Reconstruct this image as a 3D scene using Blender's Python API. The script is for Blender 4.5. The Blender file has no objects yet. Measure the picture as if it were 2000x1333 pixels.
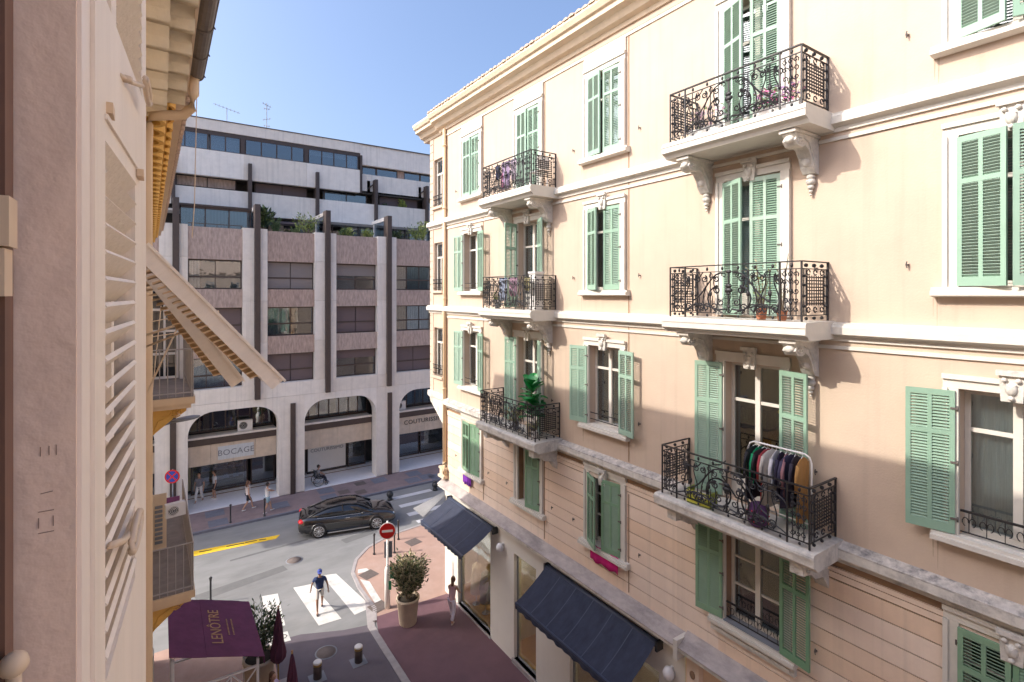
import bpy, bmesh, math, random
from mathutils import Vector, Matrix, Euler
random.seed(7)
R = math.radians
S = bpy.context.scene
C = S.collection
# ------------------------------------------------------------ camera, sky, sun, exposure
cam = bpy.data.cameras.new('camera'); co = bpy.data.objects.new('camera', cam); C.objects.link(co)
YAW = math.atan(687 / 1015)
co.location = (0, 0, 12); co.rotation_euler = (R(90), 0, -YAW)
cam.sensor_width = 36; cam.lens = 36 * 1015 / 2000; cam.shift_y = -91.5 / 2000
cam.clip_start = .02; cam.clip_end = 2000
S.camera = co
SUN = Vector((1, -.38, -.81)).normalized()
w = bpy.data.worlds.new('World'); S.world = w; w.use_nodes = True
nt = w.node_tree; bg = nt.nodes['Background']
sk = nt.nodes.new('ShaderNodeTexSky'); sk.sky_type = 'NISHITA'; sk.sun_disc = False
sk.sun_elevation = math.asin(-SUN.z); sk.sun_rotation = math.atan2(-1, .38)
sk.air_density = 1.0; sk.dust_density = 5.5; sk.ozone_density = 3.0
tint = nt.nodes.new('ShaderNodeMix'); tint.data_type = 'RGBA'; tint.blend_type = 'MULTIPLY'; tint.inputs[0].default_value = 1; tint.inputs[7].default_value = (.92, .94, 1.0, 1)
nt.links.new(sk.outputs[0], tint.inputs[6]); nt.links.new(tint.outputs[2], bg.inputs[0]); bg.inputs[1].default_value = .15
sl = bpy.data.lights.new('sun', 'SUN'); so = bpy.data.objects.new('sun', sl); C.objects.link(so)
sl.energy = 2.0; sl.angle = R(.5); sl.color = (1, .93, .82)
so.rotation_euler = SUN.to_track_quat('-Z', 'Y').to_euler(); so.location = (-20, 10, 40)
S.view_settings.view_transform = 'Standard'; S.view_settings.look = 'None'
S.view_settings.exposure = 1.12; S.view_settings.gamma = 1; S.view_settings.use_curve_mapping = False
S.render.engine = 'CYCLES'
S.cycles.max_bounces = 8; S.cycles.diffuse_bounces = 4; S.cycles.transparent_max_bounces = 16

# ------------------------------------------------------------ materials
def mat(name, col, rough=.8, var=.12, scale=3., bump=0., bscale=40., metal=0., col2=None, stretch=(1, 1, 1), amt2=.0, spec=.5, coat=0., streak=0., rnd=0.):
    m = bpy.data.materials.new(name); m.use_nodes = True
    t = m.node_tree; n = t.nodes; l = t.links; b = n['Principled BSDF']
    b.inputs['Roughness'].default_value = rough; b.inputs['Metallic'].default_value = metal
    b.inputs['Specular IOR Level'].default_value = spec; b.inputs['Coat Weight'].default_value = coat
    tc = n.new('ShaderNodeTexCoord'); mp = n.new('ShaderNodeMapping'); mp.inputs['Scale'].default_value = stretch
    l.new(tc.outputs['Object'], mp.inputs[0])
    nz = n.new('ShaderNodeTexNoise'); nz.inputs['Scale'].default_value = scale; nz.inputs['Detail'].default_value = 6; nz.inputs['Roughness'].default_value = .65
    l.new(mp.outputs[0], nz.inputs[0])
    rp = n.new('ShaderNodeValToRGB'); rp.color_ramp.elements[0].position = .3; rp.color_ramp.elements[1].position = .7
    c = list(col) + [1]
    rp.color_ramp.elements[0].color = [x * (1 - var) for x in col] + [1]
    rp.color_ramp.elements[1].color = [min(1, x * (1 + var)) for x in col] + [1]
    l.new(nz.outputs[0], rp.inputs[0]); out = rp.outputs[0]
    if col2:
        n2 = n.new('ShaderNodeTexNoise'); n2.inputs['Scale'].default_value = scale * .37; n2.inputs['Detail'].default_value = 8; n2.inputs['Roughness'].default_value = .7
        l.new(mp.outputs[0], n2.inputs[0])
        r2 = n.new('ShaderNodeValToRGB'); r2.color_ramp.elements[0].position = .5; r2.color_ramp.elements[1].position = .68
        r2.color_ramp.elements[0].color = (0, 0, 0, 1); r2.color_ramp.elements[1].color = (amt2, amt2, amt2, 1)
        l.new(n2.outputs[0], r2.inputs[0])
        mx = n.new('ShaderNodeMix'); mx.data_type = 'RGBA'; l.new(r2.outputs[0], mx.inputs[0]); l.new(out, mx.inputs[6]); mx.inputs[7].default_value = list(col2) + [1]
        out = mx.outputs[2]
    if streak:
        mp3 = n.new('ShaderNodeMapping'); mp3.inputs['Scale'].default_value = (3, 3, .12); l.new(tc.outputs['Object'], mp3.inputs[0])
        n3 = n.new('ShaderNodeTexNoise'); n3.inputs['Scale'].default_value = 2.2; n3.inputs['Detail'].default_value = 5; l.new(mp3.outputs[0], n3.inputs[0])
        r3 = n.new('ShaderNodeValToRGB'); r3.color_ramp.elements[0].position = .52; r3.color_ramp.elements[1].position = .75
        r3.color_ramp.elements[0].color = (0, 0, 0, 1); r3.color_ramp.elements[1].color = (streak, streak, streak, 1)
        l.new(n3.outputs[0], r3.inputs[0])
        mx = n.new('ShaderNodeMix'); mx.data_type = 'RGBA'; l.new(r3.outputs[0], mx.inputs[0]); l.new(out, mx.inputs[6]); mx.inputs[7].default_value = [x * .55 for x in col] + [1]
        out = mx.outputs[2]
    if rnd:
        oi = n.new('ShaderNodeObjectInfo'); mr = n.new('ShaderNodeMapRange'); mr.inputs[3].default_value = 1 - rnd; mr.inputs[4].default_value = 1 + rnd
        l.new(oi.outputs['Random'], mr.inputs[0]); hs = n.new('ShaderNodeHueSaturation'); l.new(mr.outputs[0], hs.inputs['Value']); l.new(out, hs.inputs['Color']); out = hs.outputs[0]
        mr2 = n.new('ShaderNodeMapRange'); mr2.inputs[3].default_value = 1.1; mr2.inputs[4].default_value = .8; l.new(oi.outputs['Random'], mr2.inputs[0]); l.new(mr2.outputs[0], hs.inputs['Saturation'])
    l.new(out, b.inputs['Base Color'])
    if bump:
        n4 = n.new('ShaderNodeTexNoise'); n4.inputs['Scale'].default_value = bscale; n4.inputs['Detail'].default_value = 5
        l.new(mp.outputs[0], n4.inputs[0])
        bp = n.new('ShaderNodeBump'); bp.inputs['Strength'].default_value = bump; bp.inputs['Distance'].default_value = .01
        l.new(n4.outputs[0], bp.inputs['Height']); l.new(bp.outputs[0], b.inputs['Normal'])
    return m
def glass(name, tint=(.8, .85, .85), mirror=.25, rough=.02):
    m = bpy.data.materials.new(name); m.use_nodes = True; t = m.node_tree; n = t.nodes; l = t.links
    n.remove(n['Principled BSDF']); o = n['Material Output']
    tr = n.new('ShaderNodeBsdfTransparent'); tr.inputs[0].default_value = list(tint) + [1]
    gl = n.new('ShaderNodeBsdfGlossy'); gl.inputs['Roughness'].default_value = rough; gl.inputs[0].default_value = (.95, .97, 1, 1)
    lw = n.new('ShaderNodeLayerWeight'); lw.inputs[0].default_value = .35
    ma = n.new('ShaderNodeMath'); ma.operation = 'MULTIPLY_ADD'; ma.inputs[1].default_value = .7; ma.inputs[2].default_value = mirror * .4; ma.use_clamp = True
    l.new(lw.outputs['Fresnel'], ma.inputs[0])
    # slightly wavy old panes
    nz = n.new('ShaderNodeTexNoise'); nz.inputs['Scale'].default_value = 1.7
    tc = n.new('ShaderNodeTexCoord'); l.new(tc.outputs['Object'], nz.inputs[0])
    bp = n.new('ShaderNodeBump'); bp.inputs['Strength'].default_value = .06; bp.inputs['Distance'].default_value = .05
    l.new(nz.outputs[0], bp.inputs['Height']); l.new(bp.outputs[0], gl.inputs['Normal'])
    mx = n.new('ShaderNodeMixShader'); l.new(ma.outputs[0], mx.inputs[0]); l.new(tr.outputs[0], mx.inputs[1]); l.new(gl.outputs[0], mx.inputs[2])
    l.new(mx.outputs[0], o.inputs[0]); return m
M = dict(
    stucco=mat('cream stucco', (.56, .435, .34), .9, .06, 1.0, .3, 30, col2=(.61, .50, .38), amt2=.5, streak=.2),
    stucco_low=mat('peach stucco', (.82, .635, .49), .9, .07, 1.6, .3, 30, col2=(.74, .53, .40), amt2=.4, streak=.25, rnd=.03),
    joint=mat('stucco joint', (.30, .19, .12), .95),
    white=mat('white moulding', (.66, .62, .555), .7, .05, 5, .15, 60, streak=.12),
    white_old=mat('weathered white stone', (.66, .62, .56), .85, .12, 6, .5, 40, col2=(.30, .28, .27), amt2=.75, streak=.4),
    stain=mat('lichen stained ledge top', (.52, .48, .44), .95, .3, 9, .5, 40, col2=(.10, .10, .12), amt2=.85),
    zinc=mat('grey zinc ledge', (.42, .37, .35), .75, .2, 5, .4, 30, col2=(.20, .18, .18), amt2=.7, stretch=(1, .5, 1)),
    green=mat('green shutter paint', (.30, .45, .345), .5, .06, 3, .1, 50, rnd=.10),
    green_slat=mat('green slat paint', (.26, .385, .295), .55, .08, 4, rnd=.10),
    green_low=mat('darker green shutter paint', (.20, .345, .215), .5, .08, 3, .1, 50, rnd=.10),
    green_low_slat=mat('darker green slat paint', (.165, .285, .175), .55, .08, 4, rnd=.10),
    iron=mat('black wrought iron', (.035, .033, .035), .5, .2, 20, metal=.3),
    rust=mat('dark hinge iron', (.12, .10, .09), .7, .2, 20),
    pane=glass('window glass', mirror=.25), pane_shop=glass('shop glass', (.95, .97, .95), .02), pane_dark=glass('dark office glass', (.60, .66, .70), .30),
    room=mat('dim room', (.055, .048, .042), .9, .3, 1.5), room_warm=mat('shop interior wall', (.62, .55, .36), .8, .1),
    wood_floor=mat('shop oak floor', (.55, .32, .10), .5, .2, 6, stretch=(1, 6, 1)),
    curtain=mat('pale curtain', (.62, .64, .66), .9, .2, 12, stretch=(8, 8, .2), bump=.6, bscale=3),
    curtain_gold=mat('ochre curtain', (.42, .27, .08), .9, .2, 12, stretch=(8, 8, .2), bump=.6, bscale=3),
    ochre=mat('ochre cornice paint', (.80, .47, .12), .8, .14, 3, .2, 30, col2=(.55, .30, .07), amt2=.5),
    ochre_pipe=mat('apricot pipe paint', (.76, .56, .36), .6, .06),
    cornice=mat('cream cornice', (.70, .565, .42), .85, .08, 2, .2, 30, streak=.15),
    tile=mat('pale edge tile', (.62, .46, .34), .9, .25, 6),
    concrete=mat('pale concrete panel', (.84, .77, .70), .85, .07, 2.5, .2, 50, streak=.32, rnd=.05),
    concrete_w=mat('travertine fascia', (.66, .54, .43), .8, .10, 3, .2, 50, streak=.2),
    clad=mat('brown stone cladding', (.46, .34, .29), .85, .28, 5, .4, 30, stretch=(2, 2, .5), rnd=.06),
    bronze=mat('dark bronze metal', (.085, .062, .055), .5, .1, 6, metal=.2),
    blind=mat('brown roller blind', (.155, .115, .12), .7, .06, 2, stretch=(1, 1, 30)),
    blind_g=mat('grey roller blind', (.25, .22, .215), .7, .06, 2, stretch=(1, 1, 30)),
    tilef=mat('white arcade floor', (.88, .86, .88), .45, .05, 3),
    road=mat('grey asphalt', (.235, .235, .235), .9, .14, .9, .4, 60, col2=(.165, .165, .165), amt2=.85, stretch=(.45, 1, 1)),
    road_shaded=mat('asphalt with painted shade', (.125, .105, .125), .9, .14, 1.1, .3, 60, col2=(.15, .13, .145), amt2=.8),  # ordinary asphalt, darkened and tinted by the shade lying on it
    pave_red=mat('wine red paving', (.15, .078, .095), .75, .12, 1.2, .3, 50, col2=(.11, .06, .075), amt2=.8),
    pave_pink=mat('pink paving', (.40, .265, .215), .85, .09, 1.3, .25, 50, col2=(.46, .33, .28), amt2=.8),
    pave_north=mat('mauve paving', (.27, .20, .20), .85, .12, 1.6, .25, 50, col2=(.17, .13, .14), amt2=.7),
    slab_blue=mat('blue grey slab', (.17, .175, .215), .8, .15, 4),
    slab_brown=mat('brown utility cover', (.15, .12, .11), .85, .15, 7, .4, 60),
    stone_strip=mat('pale stone strip', (.36, .33, .33), .8, .14, 4),
    paint=mat('white road paint', (.66, .645, .61), .75, .09, 4, col2=(.38, .37, .35), amt2=.7),
    paint_blue=mat('worn crossing paint', (.60, .60, .62), .7, .1, 4),
    yellow=mat('yellow kerb paint', (.85, .55, .03), .7, .1, 4), black=mat('black marking', (.05, .04, .03), .8),
    shopwall=mat('pale grey shopfront render', (.72, .68, .62), .8, .035, 1.2, streak=.06),
    navy=mat('navy awning cloth', (.035, .042, .072), .85, .22, 3, 1.0, 7, stretch=(1, 2, 1)), navy2=mat('navy awning box', (.05, .065, .11), .45, .1),
    purple=mat('plum awning cloth', (.125, .03, .085), .85, .18, 2.5, .9, 6), gold=mat('faded gold lettering', (.42, .24, .12), .7),
    plum=mat('plum parasol cloth', (.085, .022, .05), .85, .1, 8),
    whitemetal=mat('white painted metal', (.78, .76, .76), .45, .05), grey=mat('grey metal', (.22, .23, .26), .5, .1),
    darkgrey=mat('dark grey gutter', (.17, .145, .13), .55, .15, 9, metal=.2),
    pot=mat('cream stone planter', (.58, .47, .35), .8, .1, 4, .3, 30), soil=mat('dark soil', (.04, .03, .02), .95),
    terracotta=mat('terracotta pot', (.50, .20, .11), .8, .15), oldwood=mat('cream shutter paint', (.90, .80, .69), .55, .05, 3, .25, 25, stretch=(4, 4, .5), col2=(.80, .68, .55), amt2=.4),
    jamb=mat('jamb paint shaded tone', (.90, .70, .57), .6, .04, 4, .9, 14, col2=(.80, .62, .52), amt2=.5),  # post front, its shade mixed into the paint colour
    jamb_lit=mat('jamb paint lit tone', (.90, .80, .71), .55, .04, 4, .3, 14), casement=mat('dark brown wood', (.17, .09, .065), .5, .25, 4, stretch=(6, 6, .4)),  # the pale tone is the same post, coloured as its lit side
    hardware=mat('cream painted iron', (.74, .58, .42), .45, .06),
    eave=mat('cream eave paint', (.88, .78, .60), .8, .10, 4, .3, 30, col2=(.66, .48, .26), amt2=.5),
    leftwall=mat('old cream wall', (.78, .68, .54), .9, .08, 2, streak=.3), leftgrey=mat('grey balcony floor', (.24, .20, .18), .85, .2, 4),
    car=mat('black car paint', (.012, .011, .012), .16, .05, spec=.7, coat=1.), carglass=mat('tinted car glass', (.01, .012, .016), .04, .02, spec=.9),
    rubber=mat('tyre rubber', (.02, .02, .02), .85), alloy=mat('alloy rim', (.55, .55, .56), .3, .05, metal=.8),
    redlamp=mat('red lamp lens', (.85, .03, .04), .2), lamp=mat('clear lamp lens', (.8, .8, .82), .1),
    red=mat('sign red', (.62, .012, .01), .35, .03), signwhite=mat('sign white', (.85, .83, .8), .4, .03), blue=mat('sign blue', (.02, .05, .35), .4),
    signgreen=mat('green sticker', (.03, .25, .12), .5), black_post=mat('black post paint', (.03, .032, .035), .45),
    leaf_g=mat('oleander leaf', (.14, .19, .07), .55, .35, 30), leaf_d=mat('dark leaf', (.03, .06, .025), .5, .3, 30), leaf_p=mat('pale dry leaf', (.48, .40, .25), .6, .25, 30),
    leaf_y=mat('yellow green leaf', (.28, .34, .08), .6, .35, 30), leaf_fig=mat('glossy fig leaf', (.015, .27, .06), .35, .25, 8), bark=mat('bark', (.16, .12, .08), .9, .3, 12),
    skin=mat('skin', (.50, .29, .20), .6, .06), skin_d=mat('tanned skin', (.30, .16, .10), .6, .06), hair=mat('dark hair', (.03, .02, .015), .6, .2, 30), hair_b=mat('brown hair', (.13, .06, .03), .6, .2, 30),
    steel=mat('brushed steel cap', (.5, .5, .52), .35, .1, metal=.7), brass=mat('brass band', (.42, .27, .10), .4, .1, metal=.6),
)
def cloth(name, col):
    if name not in M: M[name] = mat(name, col, .85, .1, 6)
    return M[name]

# ------------------------------------------------------------ mesh helpers
class MB:
    def __init__(s): s.v = []; s.f = []; s.m = []; s.smooth = []
    def add(s, vs, fs, mi=0, sm=False):
        o = len(s.v); s.v += [tuple(v) for v in vs]
        for f in fs: s.f.append([o + i for i in f]); s.m.append(mi); s.smooth.append(sm)
        return s
    def box(s, x0, x1, y0, y1, z0, z1, mi=0):
        vs = [(x, y, z) for x in (x0, x1) for y in (y0, y1) for z in (z0, z1)]
        return s.add(vs, [(0, 1, 3, 2), (4, 6, 7, 5), (0, 4, 5, 1), (2, 3, 7, 6), (0, 2, 6, 4), (1, 5, 7, 3)], mi)
    def obox(s, mtx, sx, sy, sz, mi=0):
        vs = [mtx @ Vector((x * sx / 2, y * sy / 2, z * sz / 2)) for x in (-1, 1) for y in (-1, 1) for z in (-1, 1)]
        return s.add(vs, [(0, 1, 3, 2), (4, 6, 7, 5), (0, 4, 5, 1), (2, 3, 7, 6), (0, 2, 6, 4), (1, 5, 7, 3)], mi)
    def beam(s, a, b, w, h, mi=0):
        a, b = Vector(a), Vector(b); d = b - a; q = d.to_track_quat('Y', 'Z').to_matrix().to_4x4()
        return s.obox(Matrix.Translation((a + b) / 2) @ q, w, d.length, h, mi)
    def prism(s, pts, ax, a, b, mi=0):
        n = len(pts)
        def P(p, t): return (t, p[0], p[1]) if ax == 'x' else ((p[0], t, p[1]) if ax == 'y' else (p[0], p[1], t))
        vs = [P(p, a) for p in pts] + [P(p, b) for p in pts]
        fs = [list(range(n)), list(range(n, 2 * n))[::-1]] + [(i, i + n, (i + 1) % n + n, (i + 1) % n) for i in range(n)]
        return s.add(vs, fs, mi)
    def quad(s, a, b, c, d, mi=0): return s.add([a, b, c, d], [(0, 1, 2, 3)], mi)
    def tube(s, pts, r, n=6, closed=False, mi=0, cap=True, r2=None):
        pts = [Vector(p) for p in pts]; k = len(pts)
        if k < 2: return s
        vs = []; up = Vector((0, 0, 1))
        for i, p in enumerate(pts):
            if closed: d = pts[(i + 1) % k] - pts[i - 1]
            else: d = pts[min(i + 1, k - 1)] - pts[max(i - 1, 0)]
            if d.length < 1e-9: d = Vector((0, 0, 1))
            d.normalize(); u = up if abs(d.dot(up)) < .95 else Vector((1, 0, 0))
            e1 = d.cross(u).normalized(); e2 = d.cross(e1)
            rr = r if r2 is None else r + (r2 - r) * i / (k - 1)
            vs += [p + (e1 * math.cos(2 * math.pi * j / n) + e2 * math.sin(2 * math.pi * j / n)) * rr for j in range(n)]
        fs = []
        for i in range(k if closed else k - 1):
            for j in range(n):
                a = i * n; b = ((i + 1) % k) * n
                fs.append((a + j, a + (j + 1) % n, b + (j + 1) % n, b + j))
        if cap and not closed: fs += [list(range(n))[::-1], list(range((k - 1) * n, k * n))]
        return s.add(vs, fs, mi, n > 5)
    def lathe(s, prof, cx=0, cy=0, n=16, mi=0, cz=0, cap=True):
        vs = []; k = len(prof)
        for r, z in prof: vs += [(cx + r * math.cos(2 * math.pi * j / n), cy + r * math.sin(2 * math.pi * j / n), cz + z) for j in range(n)]
        fs = [(i * n + j, i * n + (j + 1) % n, (i + 1) * n + (j + 1) % n, (i + 1) * n + j) for i in range(k - 1) for j in range(n)]
        if cap: fs += [list(range(n))[::-1], list(range((k - 1) * n, k * n))]
        return s.add(vs, fs, mi, True)
    def ball(s, c, r, n=10, m=7, mi=0, sc=(1, 1, 1)):
        vs = []; fs = []
        for i in range(m + 1):
            a = math.pi * i / m
            for j in range(n):
                b = 2 * math.pi * j / n
                vs.append((c[0] + r * sc[0] * math.sin(a) * math.cos(b), c[1] + r * sc[1] * math.sin(a) * math.sin(b), c[2] + r * sc[2] * math.cos(a)))
        fs = [(i * n + j, i * n + (j + 1) % n, (i + 1) * n + (j + 1) % n, (i + 1) * n + j) for i in range(m) for j in range(n)]
        return s.add(vs, fs, mi, True)
    def mesh(s, name, mats):
        me = bpy.data.meshes.new(name); me.from_pydata(s.v, [], s.f)
        for m in (mats if isinstance(mats, (list, tuple)) else [mats]): me.materials.append(m)
        me.polygons.foreach_set('material_index', s.m); me.polygons.foreach_set('use_smooth', s.smooth)
        me.validate(); me.update()
        b = bmesh.new(); b.from_mesh(me); bmesh.ops.recalc_face_normals(b, faces=b.faces); b.to_mesh(me); b.free()
        return me
def link(name, me, parent=None, loc=None, rot=None, **kw):
    o = bpy.data.objects.new(name, me); C.objects.link(o)
    if parent is not None: o.parent = parent
    if loc is not None: o.location = loc
    elif parent is not None and parent.get('world'): o.location = -Vector(parent['world'])
    if rot is not None: o.rotation_euler = rot
    for k, v in kw.items(): o[k] = v
    return o
def part(name, mb, m, parent, loc=None, rot=None, **kw): return link(name, mb.mesh(name, m), parent, loc, rot, **kw)
def thing(name, label, cat, loc=(0, 0, 0), rotz=0, group=None, world=False):
    o = bpy.data.objects.new(name, None); C.objects.link(o); o.empty_display_size = .3
    o.location = loc; o.rotation_euler = (0, 0, rotz); o['label'] = label; o['category'] = cat
    if group: o['group'] = group
    if world: o['world'] = list(loc)
    return o
def tag(o, label, cat, group=None):
    o['label'] = label; o['category'] = cat
    if group: o['group'] = group
    return o
def struct(name, mb, m): return link(name, mb.mesh(name, m), None, kind='structure')
def copytree(o, parent=None):
    c = o.copy(); C.objects.link(c)
    if parent is not None: c.parent = parent
    for ch in list(o.children): copytree(ch, c)
    return c
def text(name, s, size, m, parent, mtx, extrude=.004, **kw):
    cu = bpy.data.curves.new(name, 'FONT'); cu.body = s; cu.size = size; cu.extrude = extrude; cu.align_x = 'CENTER'; cu.align_y = 'CENTER'; cu.resolution_u = 3
    for k, v in kw.items(): setattr(cu, k, v)
    o = bpy.data.objects.new(name, cu); C.objects.link(o)
    dg = bpy.context.evaluated_depsgraph_get(); me = bpy.data.meshes.new_from_object(o.evaluated_get(dg))
    bpy.data.objects.remove(o); me.transform(mtx); me.materials.clear(); me.materials.append(m)
    return link(name, me, parent)
def subd(parent):  # world offset location for children of a 'world' thing
    return -Vector(parent['world'])

def wall_sheet(mb, x, yr, zr, holes, depth, mi=0, sgn=1):
    """wall in plane x with rectangular holes (y0,y1,z0,z1) and reveals going +x*sgn"""
    ys = sorted({yr[0], yr[1]} | {h[0] for h in holes if yr[0] < h[0] < yr[1]} | {h[1] for h in holes if yr[0] < h[1] < yr[1]})
    zs = sorted({zr[0], zr[1]} | {h[2] for h in holes if zr[0] < h[2] < zr[1]} | {h[3] for h in holes if zr[0] < h[3] < zr[1]})
    for a, b in zip(ys, ys[1:]):
        for c, d in zip(zs, zs[1:]):
            ym, zm = (a + b) / 2, (c + d) / 2
            if any(h[0] < ym < h[1] and h[2] < zm < h[3] for h in holes): continue
            mb.quad((x, a, c), (x, b, c), (x, b, d), (x, a, d), mi)
    X = x + depth * sgn
    for a, b, c, d in holes:
        mb.quad((x, a, c), (X, a, c), (X, a, d), (x, a, d), mi); mb.quad((x, b, c), (X, b, c), (X, b, d), (x, b, d), mi)
        mb.quad((x, a, d), (X, a, d), (X, b, d), (x, b, d), mi); mb.quad((x, a, c), (X, a, c), (X, b, c), (x, b, c), mi)

# ============================================================ GROUND
g = MB(); g.quad((-600, -600, -.02), (600, -600, -.02), (600, 600, -.02), (-600, 600, -.02)); struct('ground', g, M['road'])
g = MB(); g.quad((-40, 18.0, 0), (80, 18.0, 0), (80, 30.4, 0), (-40, 30.4, 0)); struct('road', g, M['road'])
g = MB(); g.add([(x, y, .004) for x, y in [(-3, -14), (6.35, -14), (6.35, 18.5), (5.4, 18.75), (4.1, 19.35), (-3, 20.3)]], [list(range(6))]); struct('side_street', g, M['road_shaded'])  # same asphalt as the road, its shade put into the colour
# terrace side pavement (left) and shop side pavement (right), corner pavement
g = MB(); g.prism([(-3, -14), (2.9, -14), (2.9, 15.5), (3.1, 18.4), (2.6, 21.0), (-3, 21.0)], 'z', -.01, .05); struct('terrace_pavement', g, M['pave_pink'])
g = MB(); g.prism([(6.45, -14), (9.9, -14), (9.9, 18.6), (6.62, 18.75), (6.4, 17.9)], 'z', -.01, .06); struct('shop_pavement', g, M['pave_red'])
pts = [(6.5, 18.55), (6.75, 19.3), (6.72, 21.0), (6.84, 22.3), (7.3, 23.3), (8.1, 24.1), (9.4, 24.7), (11.1, 24.9), (14.0, 24.95), (40, 25), (40, 18.4), (9.9, 18.4), (9.9, 18.55)]
g = MB(); g.prism(pts, 'z', -.01, .055); cp = struct('corner_pavement', g, M['pave_pink'])
k = MB()
for a, b in zip(pts[:9], pts[1:10]):
    k.beam((a[0], a[1], .035), (b[0], b[1], .035), .14, .075)
k = part('kerb', k, M['stone_strip'], cp)
g = MB(); g.prism([(6.18, -14), (6.42, -14), (6.42, 18.3), (6.9, 20.2), (6.7, 20.3), (6.18, 18.4)], 'z', -.01, .03); struct('gutter_strip', g, M['stone_strip'])
np_ = MB(); np_.box(-40, 80, 30.4, 33.0, -.01, .10); north = struct('north_pavement', np_, M['pave_north'])
k = MB(); k.box(-40, 80, 30.25, 30.4, -.01, .11); part('kerb', k, M['slab_blue'], north)
g = MB(); g.box(-40, 80, 33.0, 36.2, -.01, .13); struct('arcade_floor', g, M['tilef'])
g = MB(); g.box(-40, 80, 35.3, 35.42, .13, .134); part('floor_band', g, M['joint'], bpy.data.objects['arcade_floor'])
slab = MB(); slab.box(-.45, .45, -.45, .45, 0, .006); slm = slab.mesh('paving_slab', M['slab_blue'])
for x, y in [(2.45, 32.4), (2.5, 31.0), (8.3, 32.4), (8.2, 31.2), (13.9, 32.2), (14.4, 31.2), (14.9, 30.9), (-.6, 32.2), (5.6, 31.6), (11.6, 32.3), (13.4, 31.1)]:
    link('paving_slab', slm, north, (x, y, .10))
cov = MB(); cov.box(-.32, .32, -.3, .3, 0, .008)
for i in range(5): cov.box(-.28, .28, -.25 + i * .115, -.21 + i * .115, .008, .014)
cvm = cov.mesh('utility_cover', M['slab_brown'])
for i, (x, y, z, r, l) in enumerate([(9.15, 31.55, .10, 0, 'brown metal cover in the mauve paving, the left of two beside the black car roof'), (10.0, 31.0, .10, 0, 'brown metal cover in the mauve paving, the right of two above the black car'), (10.4, 32.4, .10, 0, 'small brown cover close to the white arcade floor'),
        (10.1, 23.4, .055, .2, 'brown cover in the pink corner paving behind the round no entry sign'), (7.35, 21.75, .055, .3, 'brown cover at the curved kerb left of the green sign post'), (6.9, 19.3, .062, .2, 'brown cover by the foot of the white sign post')]):
    tag(link('utility_cover', cvm, None, (x, y, z), (0, 0, r)), l, 'utility cover', 'metal covers set in the pavements')
# asphalt repairs and drains
def patch(pts, m, nm='asphalt_patch', z=.004):
    q = MB(); q.add([(x, y, z) for x, y in pts], [list(range(len(pts)))]); return part(nm, q, m, bpy.data.objects['road'])
pm = mat('dark asphalt repair', (.15, .15, .15), .9, .12, 2, .4, 60)
patch([(1.2, 23.6), (4.6, 24.2), (4.5, 24.7), (1.1, 24.2)], pm); patch([(7.4, 25.2), (9.1, 25.5), (9.0, 26.0), (7.3, 25.7)], pm); patch([(2.6, 26.4), (6.0, 26.6), (6.0, 26.75), (2.6, 26.55)], pm)
patch([(13, 22.6), (16, 22.7), (16, 24.2), (13, 24.1)], pm)
for x, y, l in [(5.0, 24.9, 'round iron manhole cover in the sunlit road before the black car'), (4.6, 17.9, 'round iron manhole cover in the shaded side street')]:
    A = thing('manhole_cover', l, 'manhole cover', (x, y, .006), 0, 'round manhole covers'); part('rim', MB().lathe([(.36, 0), (.36, .006), (.31, .006)], 0, 0, 24, cap=False), M['grey'], A); part('lid', MB().lathe([(.31, 0), (.31, .004), (.001, .004)], 0, 0, 24, cap=False), M['slab_brown'], A)
# painted markings
def stripe(pts, m='paint', z=.006, name='crossing_stripe', par=None):
    q = MB(); q.add([(x, y, z) for x, y in pts], [list(range(len(pts)))]); return part(name, q, M[m], par)
road = bpy.data.objects['road']
for p in [[(3.35, 22.65), (3.9, 22.5), (3.75, 20.2), (3.1, 20.3)], [(4.5, 22.6), (5.2, 22.45), (5.55, 19.45), (4.75, 19.5)], [(5.7, 22.9), (6.25, 22.7), (6.72, 19.5), (6.02, 19.4)]]: stripe(p, par=road)
stripe([(6.93, 21.6), (7.2, 21.2), (7.12, 19.3), (6.86, 19.3)], z=.062, par=cp)
stripe([(7.0, 22.1), (7.5, 22.0), (7.45, 22.3), (7.1, 22.4)], z=.062, par=cp)
for a, b, y0, y1 in [(11.3, 13.75, 28.95, 29.35), (11.2, 13.7, 27.65, 28.06), (11.15, 13.6, 26.35, 26.78), (11.2, 13.6, 25.3, 25.65)]: stripe([(a, y0), (b, y0), (b, y1), (a, y1)], 'paint_blue', par=road)
yl = stripe([(-1.5, 28.75), (-1.5, 28.3), (1.4, 27.85), (4.7, 27.6), (4.95, 27.95), (1.4, 28.4)], 'yellow', name='yellow_line', par=road)
for x, y, l in [(1.5, 28.13, .5), (2.6, 28.0, .75), (3.4, 27.95, .5), (4.0, 27.85, .3)]: stripe([(x, y), (x + l, y - .07), (x + l, y - .0), (x, y + .1)], 'black', .010, 'dark_smudge', road)
stripe([(3.05, 19.9), (3.75, 19.8), (3.75, 19.2), (3.1, 19.3)], 'paint', .009, 'bicycle_box', road)
st = MB()
for cx in (3.27, 3.58): st.tube([(cx + .1 * math.cos(a), 19.55 + .1 * math.sin(a), .012) for a in [i * math.pi / 6 for i in range(12)]], .014, 4, closed=True)
st.beam((3.27, 19.55, .013), (3.4, 19.72, .013), .02, .004).beam((3.4, 19.72, .013), (3.58, 19.55, .013), .02, .004)
part('bicycle_mark', st, M['black'], road)

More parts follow.
